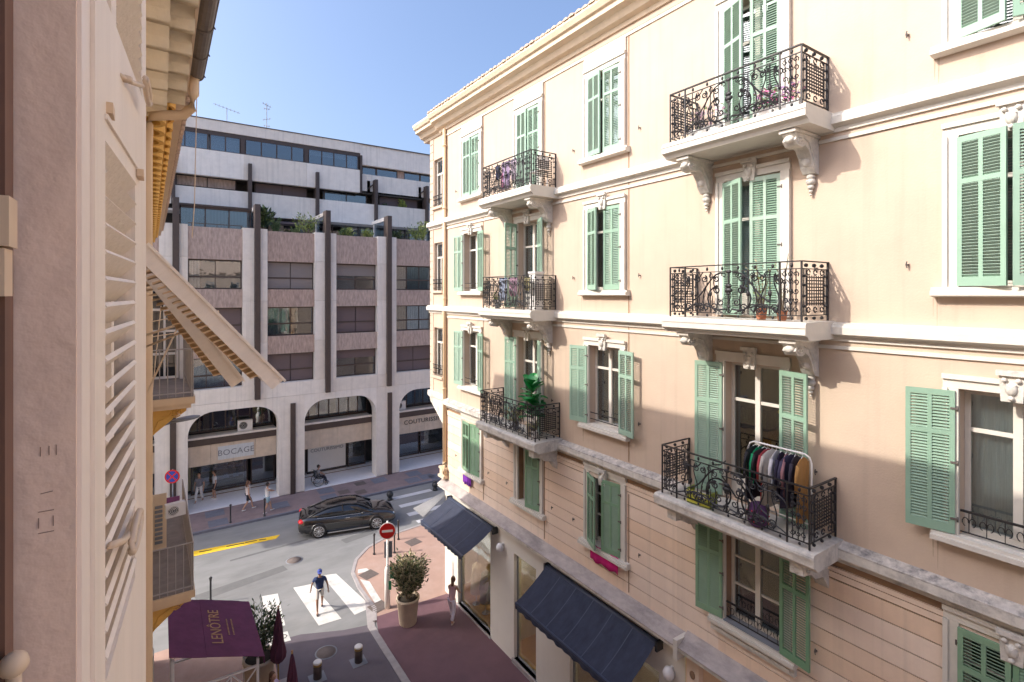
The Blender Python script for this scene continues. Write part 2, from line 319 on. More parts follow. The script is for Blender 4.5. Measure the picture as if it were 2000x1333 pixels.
# ============================================================ RIGHT: cream apartment building  (facade plane x = 9.5)
XR = 9.5
B = thing('apartment_building', 'cream stucco apartment building with green shutters, iron balconies and a grey shop at street level', 'building', (9.5, 18.8, 0), world=True)
COL = [16.65, 13.1, 9.76, 5.73, 2.0]
W = 1.15
F = {1: 5.42, 2: 8.55, 3: 12.1, 4: 15.62}; HT = {1: 1.85, 2: 2.08, 3: 2.15, 4: 2.15}
holes = []
for f in (2, 3, 4):
    for ci, c in enumerate(COL):
        bal = ci in (1, 3)
        z0 = F[f] if not bal else {2: 7.92, 3: 11.58, 4: 15.1}[f]
        holes.append((c - W / 2, c + W / 2, z0, F[f] + HT[f]))
u = MB(); wall_sheet(u, XR, (-9, 18.85), (7.5, 18.7), holes, .30)
u.quad((XR, 18.85, 4.5), (20, 18.85, 4.5), (20, 18.85, 18.7), (XR, 18.85, 18.7)); part('upper_wall', u, M['stucco'], B)
holes1 = [(c - W / 2, c + W / 2, F[1], F[1] + HT[1]) for c in COL]
u = MB(); wall_sheet(u, XR + .025, (-9, 18.85), (4.4, 7.5), holes1, .28); part('lower_wall', u, M['joint'], B)
# rusticated courses, each a block between the openings
edges = [-9] + sum([[c - W / 2 - .17, c + W / 2 + .17] for c in COL[::-1]], []) + [18.84]
nz_, zt, zb = 8, 7.16, 4.62; hh = (zt - zb) / nz_
for i in range(0, len(edges), 2):
    a, b = edges[i], edges[i + 1]
    q = MB(); q.box(XR, XR + .03, a, b, 0, hh - .022); me = q.mesh('stone_course', M['stucco_low'])
    for k in range(nz_): link('stone_course', me, B, Vector((0, 0, zb + k * hh)) - Vector(B['world']))
for c in COL:  # below sills
    q = MB(); q.box(XR, XR + .03, c - W / 2 - .165, c + W / 2 + .165, 0, hh - .022); me = q.mesh('stone_course', M['stucco_low'])
    for k in range(2): link('stone_course', me, B, Vector((0, 0, zb + k * hh)) - Vector(B['world']))
q = MB(); q.box(XR - .01, XR + .03, -9, 18.84, 7.17, 7.27); q.box(XR - .025, XR + .03, -9, 18.84, 7.29, 7.36); part('string_moulding', q, M['stucco_low'], B)
# core
q = MB(); q.box(11.0, 20, -9, 18.8, 0, 18.7)
for z in (4.3, 7.6, 11.25, 14.8, 18.45): q.box(XR + .33, 11.0, -9, 18.7, z, z + .25)
for y in (-8.95, 3.9, 7.8, 11.4, 14.9, 18.4): q.box(XR + .33, 11.0, y, y + .1, 4.3, 18.5)
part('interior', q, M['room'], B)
# string courses A, B, C
def band(name, prof, y0, y1, m, top=None):
    p = MB(); p.prism([(XR - a, z) for a, z in prof], 'y', y0, y1); o = part(name, p, m, B); return o
P_ = [(-.02, .06), (.04, .06), (.04, .13), (.09, .16), (.16, .18), (.16, .30), (.135, .33), (.135, .36), (-.02, .38)]
for nm, zt_, ext in (('A', 15.06, 0), ('B', 11.53, 0)):
    band('string_course', [(a, zt_ - .38 + z) for a, z in P_], -9, 18.9, M['white'])
    band('string_course', [(-.02, zt_ - .46), (.035, zt_ - .46), (.035, zt_ - .40), (-.02, zt_ - .40)], -9, 18.88, M['white'])
band('string_course', [(-.02, 7.50), (.06, 7.50), (.06, 7.58), (.20, 7.63), (.20, 7.76), (-.02, 7.79)], -9, 18.9, M['white_old'])
band('weathering_ledge', [(-.02, 7.795), (.20, 7.765), (.20, 7.79), (-.02, 7.87)], -9, 18.88, M['stain'])
band('string_course', [(-.02, 18.33), (.03, 18.33), (.03, 18.40), (-.02, 18.40)], -9, 18.88, M['white'])
# cornice
band('cornice', [(-.3, 18.58), (.05, 18.58), (.08, 18.68), (.22, 18.72), (.30, 18.86), (.47, 18.91), (.47, 19.03), (.54, 19.06), (.60, 19.18), (.60, 19.25), (-.3, 19.28)], -9, 19.25, M['cornice'])
band('cornice_shadow_line', [(-.02, 18.42), (.02, 18.42), (.02, 18.52), (-.02, 18.52)], -9, 18.9, M['stucco'])
q = MB(); q.prism([(XR - .58, 19.285), (XR - .58, 19.32), (14, 20.9), (18.4, 19.2), (18.4, 19.1)], 'y', -9, 19.2); part('roof', q, M['tile'], B)
q = MB(); n = 8
for i in range(n):
    a0, a1 = math.pi * i / n, math.pi * (i + 1) / n
    q.quad((0, .1 * math.cos(a0), .07 * math.sin(a0)), (0, .1 * math.cos(a1), .07 * math.sin(a1)), (.55, .1 * math.cos(a1), .07 * math.sin(a1) + .18), (.55, .1 * math.cos(a0), .07 * math.sin(a0) + .18))
q.add([(0, .1 * math.cos(math.pi * i / n), .07 * math.sin(math.pi * i / n)) for i in range(n + 1)], [list(range(n + 1))])
me = q.mesh('roof_tile', M['tile'])
for i in range(110): link('roof_tile', me, B, Vector((XR - .63 + random.uniform(-.015, .015), 19.1 - i * .25, 19.245 + random.uniform(0, .008))) - Vector(B['world']))
# D ledge above shops
for y0, y1, zz, pr in ((7.28, 18.9, 4.30, .30), (-9, 7.2, 4.36, .36)):
    band('shop_ledge', [(-.02, zz - .05), (.08, zz - .05), (.12, zz), (pr, zz + .03), (pr, zz + .10), (-.02, zz + .10)], y0, y1, M['white_old'])
    band('zinc_capping', [(-.02, zz + .105), (pr + .02, zz + .105), (pr + .02, zz + .125), (-.02, zz + .34)], y0, y1 + .02, M['zinc'])
q = MB(); q.box(XR - .40, XR + .02, 7.19, 7.29, 4.2, 4.62); part('ledge_end_stop', q, M['white'], B)
# downpipe and hopper, cables
q = MB(); q.tube([(XR - .09, 18.72, 18.6), (XR - .09, 18.72, 5.3)], .075, 8)
for z in (8.2, 11.8, 15.4, 17.9): q.tube([(XR - .09, 18.72, z), (XR - .09, 18.72, z + .06)], .095, 8)
q.tube([(XR - .09, 18.72, 5.3), (XR - .14, 18.72, 5.15), (XR - .14, 18.6, 4.85)], .085, 8); part('downpipe', q, M['ochre_pipe'], B)
for y, z0, z1 in ((8.93, 7.9, 18.35), (12.28, 15.2, 18.35), (15.84, 15.2, 18.35), (15.84, 7.9, 14.7), (8.93, 4.7, 7.1), (15.84, 4.7, 7.1), (12.3, 4.7, 7.1)):
    q = MB(); q.box(XR - .012, XR + .001, y - .011, y + .011, z0, z1); part('expansion_joint', q, M['joint'], B)
# ---- windows
def lb(x0, x1, y0, y1, z0, z1): return MB().box(x0, x1, y0, y1, z0, z1)
def surround_mesh(h, tall, open_bottom):
    q = MB(); w2 = W / 2; t = .055
    q.box(-t, .01, -w2 - .18, -w2, 0, h + .02); q.box(-t, .01, w2, w2 + .18, 0, h + .02)
    q.box(-t - .03, -t, -w2 - .18, -w2 - .12, 0, h + .02); q.box(-t - .03, -t, w2 + .12, w2 + .18, 0, h + .02)
    q.box(-t, .01, -w2 - .18, w2 + .18, h + .021, h + .20)
    q.box(-t - .035, -t + .001, -w2 - .185, w2 + .185, h + .15, h + .22)
    if tall: q.box(-t + .01, .01, -w2 - .18, w2 + .18, h + .221, h + .56)
    return q
SUR = {}
def surround(h, tall):
    k = (round(h, 2), tall)
    if k not in SUR: SUR[k] = surround_mesh(h, tall, 0).mesh('surround', M['white'])
    return SUR[k]
key = MB(); key.prism([(-.11, -.05), (.11, -.05), (.13, .34), (-.13, .34)], 'x', -.12, -.05); key.box(-.17, -.10, -.15, .15, .30, .37)
key.ball((-.12, 0, .12), .075, 8, 6, sc=(.8, .9, 1.25)); key.ball((-.14, -.07, .24), .035, 6, 5); key.ball((-.14, .07, .24), .035, 6, 5)
key.ball((-.14, 0, .0), .035, 6, 5); key.tube([(-.14, -.05, .19), (-.17, 0, .13), (-.14, .05, .19)], .014, 5)
KEY = key.mesh('keystone', M['white_old'])
def sill_mesh():
    q = MB(); q.prism([(0.0, 0), (-.13, 0), (-.13, -.05), (-.17, -.05), (-.17, -.12), (-.10, -.14), (0.0, -.14)], 'y', -W / 2 - .3, W / 2 + .3); q.box(-.02, .27, -W / 2 + .002, W / 2 - .002, -.03, .012); return q.mesh('sill', M['white'])
SILL = sill_mesh()
FR = {}
def casement(h, bars, low=0):
    """white french window frame, set back in the reveal"""
    k = (round(h, 2), tuple(bars), low)
    if k in FR: return FR[k]
    q = MB(); w2 = W / 2; x0, x1 = .20, .26
    q.box(x0, x1, -w2 + .002, -w2 + .07, 0, h); q.box(x0, x1, w2 - .07, w2 - .002, 0, h); q.box(x0, x1, -w2 + .07, w2 - .07, h - .07, h - .002); q.box(x0, x1, -w2 + .07, w2 - .07, .002, .09 + low)
    q.box(x0 - .015, x1, -.05, .05, .09 + low, h - .07)
    for z, t in bars: q.box(x0 + .005, x1 - .005, -w2 + .07, -.05, z * h - t / 2, z * h + t / 2); q.box(x0 + .005, x1 - .005, .05, w2 - .07, z * h - t / 2, z * h + t / 2)
    g_ = MB(); g_.box(.228, .232, -w2 + .06, w2 - .06, .08 + low, h - .06)
    FR[k] = (q.mesh('frame', M['white']), g_.mesh('pane', M['pane'])); return FR[k]
# ---- shutters: one leaf hinged at y=0 extending +y, z 0..h, thickness in x
SH = {}
def leaf_mesh(wd, h, low=False, arch=0):
    k = (round(wd, 2), round(h, 2), low)
    if k in SH: return SH[k]
    q = MB(); t = .038; st = .062
    q.box(0, t, 0, st, 0, h); q.box(0, t, wd - st, wd, 0, h); q.box(0, t, st, wd - st, 0, .13); q.box(0, t, st, wd - st, h - .085, h)
    zc = h * .70; q.box(0, t, st, wd - st, zc - .035, zc + .035); q.box(.002, t - .002, wd / 2 - .026, wd / 2 + .026, .13, h - .085)
    hn = MB()
    z = 0; hn.box(-.012, .0, -.03, .05, z - .014, z + .014); hn.tube([(-.006, -.03, z - .035), (-.006, -.03, z + .035)], .011, 6)
    s_ = MB(); p = .043
    for c0, c1 in ((st, wd / 2 - .026), (wd / 2 + .026, wd - st)):
        for z0, z1 in ((.13, zc - .035), (zc + .035, h - .085)):
            n = int((z1 - z0) / p)
            for i in range(n):
                z = z0 + (i + .5) * (z1 - z0) / n
                s_.prism([(.001, z - .015), (.006, z - .020), (.037, z + .010), (.032, z + .016)], 'y', c0, c1)
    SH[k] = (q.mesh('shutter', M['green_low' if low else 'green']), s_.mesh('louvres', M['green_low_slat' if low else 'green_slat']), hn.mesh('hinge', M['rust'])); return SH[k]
def shutter(f, y, z, h, side, ang, low=False, wd=None, sub=None, label=None):
    """side +1: hinged on the far (+y) jamb, -1: on the near jamb; ang 0 closed, 180 folded back on the wall"""
    wd = wd or W / 2 - .006
    fr, sl_, hn = leaf_mesh(wd, h, low)
    hy = y + side * (W / 2 + .0 if ang < 90 else W / 2 + .03)
    hx = XR - .052 - (.035 if ang > 90 else 0)
    # leaf local +y from hinge. far jamb: closed leaf runs to -y -> rotate 180 (mirror by rotation about z), opening swings to -x
    rz = (math.pi - R(ang) * 1) if side > 0 else R(ang)
    if side > 0: rz = math.pi - R(ang) ; rz = -rz if False else rz
    o = link('shutter', fr, B, Vector((hx, hy, z)) - Vector(B['world']))
    if side < 0: o.rotation_euler = (0, 0, R(ang))
    else: o.rotation_euler = (0, 0, R(180 - ang))
    if side > 0:
        o.location.x += 0
    ob = link('louvres', sl_, o, (0, 0, 0), kind='stuff'); [link('hinge', hn, o, (0, 0, zz)) for zz in (.22, h * .5, h - .25)]
    if label: o['label'] = label
    return o
def curtain_mb(y0, y1, z0, z1, x, amp=.03, n=28):
    q = MB(); vs = []
    for i in range(n + 1):
        y = y0 + (y1 - y0) * i / n; xx = x + amp * math.sin(i * 1.9) + amp * .4 * math.sin(i * .7)
        vs += [(xx, y, z0), (xx, y, z1)]
    q.add(vs, [(2 * i, 2 * i + 2, 2 * i + 3, 2 * i + 1) for i in range(n)], 0, True); return q
BW = Vector(B['world'])
states = {  # (floor, column): (far leaf angle, near leaf angle, sag)
 (4, 0): (1, 1), (4, 1): (3, 2), (4, 2): (9, 4), (4, 3): (20, 5), (4, 4): (16, 22),
 (3, 0): (172, 168), (3, 1): (75, 155), (3, 2): (20, 2), (3, 3): (22, 6), (3, 4): (14, 22),
 (2, 0): (172, 166), (2, 1): (174, 150), (2, 2): (168, 170), (2, 3): (168, 166), (2, 4): (168, 160),
 (1, 0): (5, 5), (1, 1): (None, 12), (1, 2): (24, 10), (1, 3): (172, 172), (1, 4): (2, 6)}
for f in (1, 2, 3, 4):
    for ci, c in enumerate(COL):
        bal = f > 1 and ci in (1, 3)
        z0 = F[f] if not bal else {2: 7.92, 3: 11.58, 4: 15.1}[f]
        h = F[f] + HT[f] - z0
        fr, pn = casement(h, [(.72, .06)] if f > 1 else [(.38, .035), (.68, .035)], .35 if bal else 0)
        loc = Vector((XR, c, z0)) - BW
        wn = link('window', fr, B, loc); link('pane', pn, wn, (0, 0, 0))
        sr = link('surround', surround(h, f == 4), B, loc + Vector((.02 if f == 1 else 0, 0, 0)))
        if f in (2, 3) or (f == 1 and ci in (2, 4)): link('keystone', KEY, B, loc + Vector((0, 0, h - .02 if f > 1 else h - .14)))
        if not bal: link('sill', SILL, B, loc)
        if f in (2, 3) and not (ci == 3 and f == 2):
            part('curtain', curtain_mb(-W / 2, W / 2 if ci % 2 else .05, .02, h - .05, .36), M['curtain'], B, loc)
        if (f, ci) == (2, 4): part('curtain', curtain_mb(-W / 2, W / 2, .02, h - .05, .34), M['curtain'], B, loc)
        fa, na = states[(f, ci)]
        hs = h - .03
        if fa is not None: shutter(f, c, z0 + .015, hs, 1, fa, f == 1)
        if na is not None: shutter(f, c, z0 + .015, hs, -1, na, f == 1)
# small window guard rails in the openings
def guard(y, z, nrow=2, scroll=False):
    q = MB(); x = XR + .02
    if scroll:
        q.box(x, x + .03, y - W / 2, y + W / 2, z + .33, z + .36); q.box(x, x + .02, y - W / 2, y + W / 2, z + .04, z + .055)
        n = 6
        for i in range(n):
            yy = y - W / 2 + (i + .5) * W / n
            for s in (-1, 1): q.tube([(x + .01, yy + s * .04 + .035 * math.cos(t) * s, z + .2 + .06 * math.sin(t)) for t in [j * .6 - 1.5 for j in range(9)]], .007, 4)
            q.tube([(x + .01, yy, z + .05), (x + .01, yy, z + .33)], .006, 4)
    else:
        for k in range(nrow): q.box(x, x + .02, y - W / 2, y + W / 2, z + .12 + .17 * k, z + .14 + .17 * k)
    part('guard_rail', q, M['iron'], B)
guard(COL[2], F[2]); guard(COL[0], F[2]); guard(COL[0], F[3]); guard(COL[3], F[1], scroll=True); guard(COL[4], F[2], scroll=True)
# dark lead sill at the lowest open window
q = MB(); q.box(XR - .10, XR + .18, COL[3] - W / 2 + .01, COL[3] + W / 2 - .01, F[1] + .014, F[1] + .03); part('lead_sill', q, M['grey'], B)
q = MB(); q.box(XR - .09, XR, COL[3] - W / 2 - .28, COL[3] + W / 2 + .28, F[1] - .30, F[1] - .15); q.box(XR - .11, XR - .09, COL[3] - W / 2 - .2, COL[3] + W / 2 + .2, F[1] - .25, F[1] - .2); part('sill_apron', q, M['white_old'], B)

# iron shutter stays beside the openings
sm_ = MB(); sm_.box(-.05, 0, -.012, .012, -.012, .012); sm_.tube([(-.05, 0, -.05), (-.055, .01, 0), (-.05, 0, .05)], .010, 5); stm = sm_.mesh('shutter_stay', M['rust'])
for f in (1, 2, 3, 4):
    for c in COL:
        for s in (-1, 1): link('shutter_stay', stm, B, Vector((XR, c + s * (W / 2 + .62), F[f] + .35)) - BW)
# rain runs below the sill ends, thin films of grime following gravity
grime = mat('rain grime', (.43, .335, .26), .95, .2, 6, streak=.5)
rg = random.Random(3)
for f in (2, 3, 4):
    for ci, c in enumerate(COL):
        if ci in (1, 3): continue
        for s in (-1, 1):
            for t in range(2):
                y = c + s * (W / 2 + .24 + .05 * t + rg.uniform(-.03, .03)); L = rg.uniform(.15, .5); wd = rg.uniform(.006, .016)
                q = MB(); q.add([(XR - .0015, y - wd, F[f] - .14), (XR - .0015, y + wd, F[f] - .14), (XR - .0015, y + wd * .2, F[f] - .14 - L), (XR - .0015, y - wd * .2, F[f] - .14 - L)], [(0, 1, 2, 3)]); part('rain_run', q, grime, B)
# ---- balconies
def spiral(cy, cz, r0, r1, a0, turns, s=1, n=14):
    return [(0, cy + s * (r0 + (r1 - r0) * i / n) * math.cos(a0 + turns * 2 * math.pi * i / n), cz + (r0 + (r1 - r0) * i / n) * math.sin(a0 + turns * 2 * math.pi * i / n)) for i in range(n + 1)]
def bez(p0, p1, p2, p3, n=9):
    o = []
    for i in range(n + 1):
        t = i / n; a = (1 - t)**3; b = 3 * t * (1 - t)**2; c = 3 * t * t * (1 - t); d = t**3
        o.append((0, a * p0[0] + b * p1[0] + c * p2[0] + d * p3[0], a * p0[1] + b * p1[1] + c * p2[1] + d * p3[1]))
    return o
def iron_front(L, H=1.0):
    """ornate panel in the plane x=0, y -L/2..L/2"""
    q = MB(); r = .0128
    q.box(-.025, .025, -L / 2, L / 2, H - .02, H); q.box(-.012, .012, -L / 2, L / 2, H - .14, H - .125); q.box(-.012, .012, -L / 2, L / 2, .09, .105)
    e = .36
    for y in (-L / 2, L / 2, -L / 2 + e, L / 2 - e): q.box(-.013, .013, y - .013, y + .013, 0, H - .02)
    # rosettes between the two top rails
    for i in range(int(L / .32)):
        y = -L / 2 + .16 + i * .32; q.ball((0, y, H - .075), .036, 6, 4, sc=(.5, .7, 1.1))
        q.ball((0, y, .05), .03, 6, 4, sc=(.5, .8, 1))
    for s in (-1, 1):
        # dense end panels
        for k in range(3):
            y = s * (L / 2 - .09 - .09 * k); q.tube([(0, y, .1), (0, y, H - .14)], r * .8, 4)
            for z in (.2, .35, .5, .65, .78): q.tube(spiral(y, z, .05, .015, k + z * 7, 1.1, s, 8), r * .75, 4)
        for z in (.3, .5, .7): q.ball((0, s * (L / 2 - .18), z), .032, 6, 4, sc=(.5, 1, 1))
        # lyre shapes on both sides of the urn
        for y in (.78, .38):
            if y > L / 2 - e - .1: continue
            q.tube(bez((s * y - .10, .12), (s * y - .28, .5), (s * y + .02, .55), (s * y - .10, .80)), r, 4)
            q.tube(bez((s * y + .10, .12), (s * y + .28, .5), (s * y - .02, .55), (s * y + .10, .80)), r, 4)
            q.tube(spiral(s * y - .13, .74, .07, .015, 1.2, -1.4, 1), r, 4); q.tube(spiral(s * y + .13, .74, .07, .015, 1.9, 1.4, 1), r, 4)
            q.tube(spiral(s * y - .09, .2, .08, .02, 0, 1.3, 1), r, 4); q.tube(spiral(s * y + .09, .2, .08, .02, 3.1, -1.3, 1), r, 4)
            q.tube([(0, s * y, .1), (0, s * y, .86)], r * .9, 4); q.ball((0, s * y, .46), .045, 6, 5, sc=(.5, .8, 1.3))
        # big S scrolls
        q.tube(bez((s * .06, .18), (s * .5, .05), (s * .55, .55), (s * .22, .60)), r * 1.3, 4); q.tube(spiral(s * .24, .53, .08, .02, 1.6, -1.3, s), r * 1.2, 4)
        q.tube(bez((s * .08, .84), (s * .4, .9), (s * .45, .45), (s * .78, .32)), r * 1.2, 4)
        q.tube(bez((s * .12, .10), (s * .5, .30), (s * .8, .28), (s * (L / 2 - e), .12)), r, 4)
        q.tube(spiral(s * .6, .2, .09, .02, 0, 1.4, s), r, 4); q.tube(spiral(s * .95, .68, .08, .02, 2, 1.4, s), r, 4)
        q.tube(bez((s * .55, .86), (s * .7, .6), (s * .9, .9), (s * (L / 2 - e), .6)), r, 4)
        q.tube(spiral(s * .16, .3, .07, .02, 1, -1.2, s), r, 4)
    for k in range(7):
        y = -.84 + .28 * k; q.tube(spiral(y, .155, .055, .015, k, 1.2, 1 if k % 2 else -1, 9), r * .8, 4); q.tube(spiral(y + .1, .80, .05, .015, k * 2, 1.2, 1, 9), r * .8, 4)
        q.tube([(0, y + .07, .1), (0, y + .05 * (-1) ** k, .42)], r * .7, 4)
    # central urn
    for z, rr in ((.86, .06), (.60, .07), (.52, .085), (.46, .05), (.3, .03), (.22, .045)): q.ball((0, 0, z), rr, 8, 5, sc=(.45, 1, .6))
    q.tube([(0, 0, .1), (0, 0, .86)], r * 1.4, 5)
    return q
def iron_side(D, H=1.0):
    q = MB(); r = .012
    q.box(0, D, -.02, .02, H - .02, H); q.box(0, D, -.01, .01, H - .14, H - .125); q.box(0, D, -.01, .01, .09, .105)
    q.box(D - .03, D, -.012, .012, 0, H)
    for i in range(3): q.ball((.14 + i * .26, 0, H - .075), .035, 6, 4); q.ball((.14 + i * .26, 0, .05), .03, 6, 4)
    x0, x1 = .14, D - .14
    for x in (x0, x1, .07, D - .07): q.tube([(x, 0, .1), (x, 0, H - .13)], r, 4)
    for i in range(9): q.box(x0, x1, -.008, .008, .28 + i * .055, .30 + i * .055)
    for i in range(8): xx = x0 + (i + .5) * (x1 - x0) / 8; q.box(xx - .006, xx + .006, -.006, .006, .26, .76)
    for cx in (x0 + .08, (x0 + x1) / 2, x1 - .08):
        for cz in (.19, .81): q.tube([(cx + .05 * math.cos(t), 0, cz + .045 * math.sin(t)) for t in [j * .7 for j in range(9)]], r, 4)
    for x in (.07, D - .07):
        for cz in (.25, .42, .6, .75): q.ball((x, 0, cz), .028, 6, 4)
    return q
def slab_mesh(L, D=1.0, old=False):
    q = MB()
    q.prism([(0, -.30), (-D + .12, -.30), (-D + .08, -.24), (-D, -.20), (-D, -.04), (-D + .03, 0), (0, 0)], 'y', -L / 2, L / 2)
    q.box(-D - .012, -D, -L / 2 - .01, L / 2 + .01, -.09, -.06)
    return q.mesh('slab', M['white_old' if old else 'white'])
def corbel_mesh():
    q = MB(); pf = [(0, 0), (-.80, 0), (-.80, -.10), (-.74, -.16), (-.78, -.24), (-.70, -.34), (-.55, -.36), (-.46, -.30), (-.36, -.36), (-.26, -.52), (-.20, -.72), (-.12, -.85), (0, -.88)]
    q.prism(pf, 'y', -.11, .11); q.box(-.84, 0, -.14, .14, -.07, 0)
    for s in (-1, 1):
        q.tube([(-.64 + .07 * math.cos(t), s * .115, -.22 + .07 * math.sin(t)) for t in [j * .785 for j in range(8)]], .022, 5, closed=True)
        q.ball((-.64, s * .11, -.22), .04, 7, 5); q.tube([(-.5, s * .115, -.16), (-.35, s * .115, -.22), (-.2, s * .115, -.5), (-.14, s * .115, -.7)], .018, 5)
    q.ball((-.76, 0, -.2), .09, 9, 6, sc=(.7, 1, 1)); q.ball((-.2, 0, -.60), .09, 8, 6, sc=(.8, 1, 1.2))
    for z, r in ((-.92, .075), (-1.03, .085), (-1.15, .06), (-1.25, .04), (-1.33, .025)): q.ball((-.05, 0, z), r, 8, 6, sc=(1, 1, 1))
    return q
_c = corbel_mesh(); _c.v = [(x, y, z * .76) for x, y, z in _c.v]; CORB = _c.mesh('corbel', M['white_old'])
FRONT = {L: iron_front(L).mesh('front_railing', M['iron']) for L in (2.62, 2.95)}
SIDE = iron_side(.88).mesh('side_railing', M['iron'])
def balcony(c, z, L, corbels, old, D=1.0):
    loc = Vector((XR, c, z)) - BW
    b = link('balcony', slab_mesh(L + .24, D, old), B, loc)
    link('front_railing', FRONT[L], b, (-.88, 0, .01))
    for s in (-1, 1): link('side_railing', SIDE, b, (-.88, s * L / 2, .01))
    if corbels:
        for s in (-1, 1): link('corbel', CORB, b, (0, s * (L / 2 - .26), -.31))
    else:
        q = MB(); pf = [(0, 0), (-.86, 0), (-.86, -.16), (-.6, -.2), (-.45, -.32), (-.2, -.36), (0, -.62)]
        q.prism(pf, 'y', -.11, .11); q.ball((-.78, 0, -.1), .10, 8, 6)
        for s in (-1, 1): q.tube([(-.7 + .05 * math.cos(t), s * .115, -.1 + .05 * math.sin(t)) for t in [j * .785 for j in range(8)]], .018, 5, closed=True)
        cm = q.mesh('corbel', M['white_old'])
        for s in (-1, 1): link('corbel', cm, b, (0, s * (L / 2 - .22), -.31))
    return b
for c in (5.66, 13.08):
    balcony(c, 15.06, 2.62, True, False); balcony(c, 11.54, 2.62, True, False)
balcony(5.70, 7.88, 2.95, False, True); balcony(13.06, 7.88, 2.95, False, True)
# ochre soffit panel behind the corbels (deep shade wall is the same stucco: nothing painted)
# ---- corner bow on the cross street
bow = MB()
bh = [(19.25, 20.05, z, z + 2.0) for z in (8.6, 12.15, 15.65)]
wall_sheet(bow, XR + .10, (18.86, 20.4), (7.7, 18.7), bh, .22)
bow.quad((XR + .10, 20.4, 7.7), (12.2, 20.4, 7.7), (12.2, 20.4, 18.7), (XR + .10, 20.4, 18.7))
bow.quad((12.2, 18.86, 7.7), (12.2, 20.4, 7.7), (12.2, 20.4, 18.7), (12.2, 18.86, 18.7))
part('corner_bow', bow, M['stucco'], B)
q = MB()
for k in range(33):
    z = 7.8 + k * .33
    q.box(XR + .08, XR + .10, 18.87, 19.2, z, z + .3); q.box(XR + .08, XR + .10, 20.1, 20.42, z, z + .3)
part('quoin_blocks', q, M['stucco'], B, kind='stuff')
for z in (8.6, 12.15, 15.65):
    q = MB(); x = XR + .22
    q.box(x, x + .05, 19.26, 19.33, z, z + 2.0); q.box(x, x + .05, 19.97, 20.04, z, z + 2.0); q.box(x, x + .05, 19.33, 19.97, z + 1.35, z + 1.42); q.box(x, x + .05, 19.33, 19.97, z + 1.93, z + 2.0); q.box(x, x + .05, 19.62, 19.68, z, z + 1.35)
    wn = part('window', q, M['white'], B); g_ = MB().box(x + .02, x + .024, 19.3, 20.0, z, z + 2); part('pane', g_, M['pane'], wn, (0, 0, 0))
    part('curtain', curtain_mb(19.25, 20.05, z, z + 2, x + .12), M['curtain'], B)
    part('sill', MB().box(XR + .0, XR + .12, 19.15, 20.15, z - .1, z), M['stucco'], B)
    q = MB(); 
    for k in range(8): yy = 19.25 + k * .11; q.tube([(XR + .06, yy, z), (XR + .06, yy, z + .45)], .008, 4); q.ball((XR + .06, yy, z + .3), .03, 5, 4)
    q.box(XR + .05, XR + .07, 19.2, 20.1, z + .44, z + .47); q.box(XR + .05, XR + .07, 19.2, 20.1, z + .1, z + .12); part('guard_rail', q, M['iron'], B)
for zt_ in (15.06, 11.53):
    q = MB(); q.prism([(XR + .1 - a, zt_ - .38 + z) for a, z in P_], 'y', 18.9, 20.5); part('string_course', q, M['white'], B)
q = MB(); q.prism([(XR + .1 - a, z) for a, z in [(-.3, 18.58), (.05, 18.58), (.08, 18.68), (.22, 18.72), (.30, 18.86), (.47, 18.91), (.47, 19.03), (.54, 19.06), (.60, 19.18), (.60, 19.25), (-.3, 19.28)]], 'y', 19.25, 20.95); part('cornice', q, M['cornice'], B)
# bow base corbelling down to the corner
q = MB(); st_ = [(7.9, 20.5, .0), (7.7, 20.5, .0), (7.62, 20.35, .03), (7.45, 20.3, .05), (7.2, 20.0, .08), (6.9, 19.6, .1), (6.6, 19.2, .12), (6.3, 19.0, .14), (6.1, 18.86, .16)]
for (za, ya, xa), (zb_, yb, xb) in zip(st_, st_[1:]):
    q.add([(XR + xa, 18.86, za), (XR + xa, ya, za), (12, ya, za), (12, 18.86, za), (XR + xb, 18.86, zb_), (XR + xb, yb, zb_), (12, yb, zb_), (12, 18.86, zb_)], [(0, 1, 2, 3), (4, 7, 6, 5), (0, 4, 5, 1), (1, 5, 6, 2), (2, 6, 7, 3), (3, 7, 4, 0)])
part('bow_corbelling', q, M['white_old'], B)
q = MB(); q.box(XR - .22, XR + .25, 18.55, 19.05, 4.66, 4.76); q.box(XR - .16, XR + .2, 18.6, 19.0, 4.76, 5.0); q.box(XR - .2, XR + .22, 18.57, 19.02, 5.0, 5.08); q.ball((XR, 18.8, 5.2), .13, 10, 7)
part('corner_pedestal', q, M['cornice'], B)

# ---- shop front
sh = MB(); shh = [(15.37, 17.75, .10, 3.9), (12.73, 13.92, .2, 3.6), (9.95, 11.15, .05, 3.5), (8.0, 9.2, .05, 3.3)]
wall_sheet(sh, XR, (7.28, 18.85), (0, 4.25), shh, .22)
sh.quad((XR, 18.85, 0), (20, 18.85, 0), (20, 18.85, 4.5), (XR, 18.85, 4.5)); part('shopfront_wall', sh, M['shopwall'], B)
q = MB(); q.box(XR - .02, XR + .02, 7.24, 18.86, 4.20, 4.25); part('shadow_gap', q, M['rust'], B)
q = MB(); q.box(XR + .24, 11.0, 7.4, 18.7, .1, .12); part('shop_floor', q, M['wood_floor'], B)
q = MB(); q.quad((10.95, 7.4, .1), (10.95, 18.7, .1), (10.95, 18.7, 4.2), (10.95, 7.4, 4.2)); q.quad((XR + .25, 14.6, .1), (10.95, 14.6, .1), (10.95, 14.6, 4.2), (XR + .25, 14.6, 4.2)); q.quad((XR + .25, 11.7, .1), (10.95, 11.7, .1), (10.95, 11.7, 4.2), (XR + .25, 11.7, 4.2)); part('shop_interior', q, M['room_warm'], B)
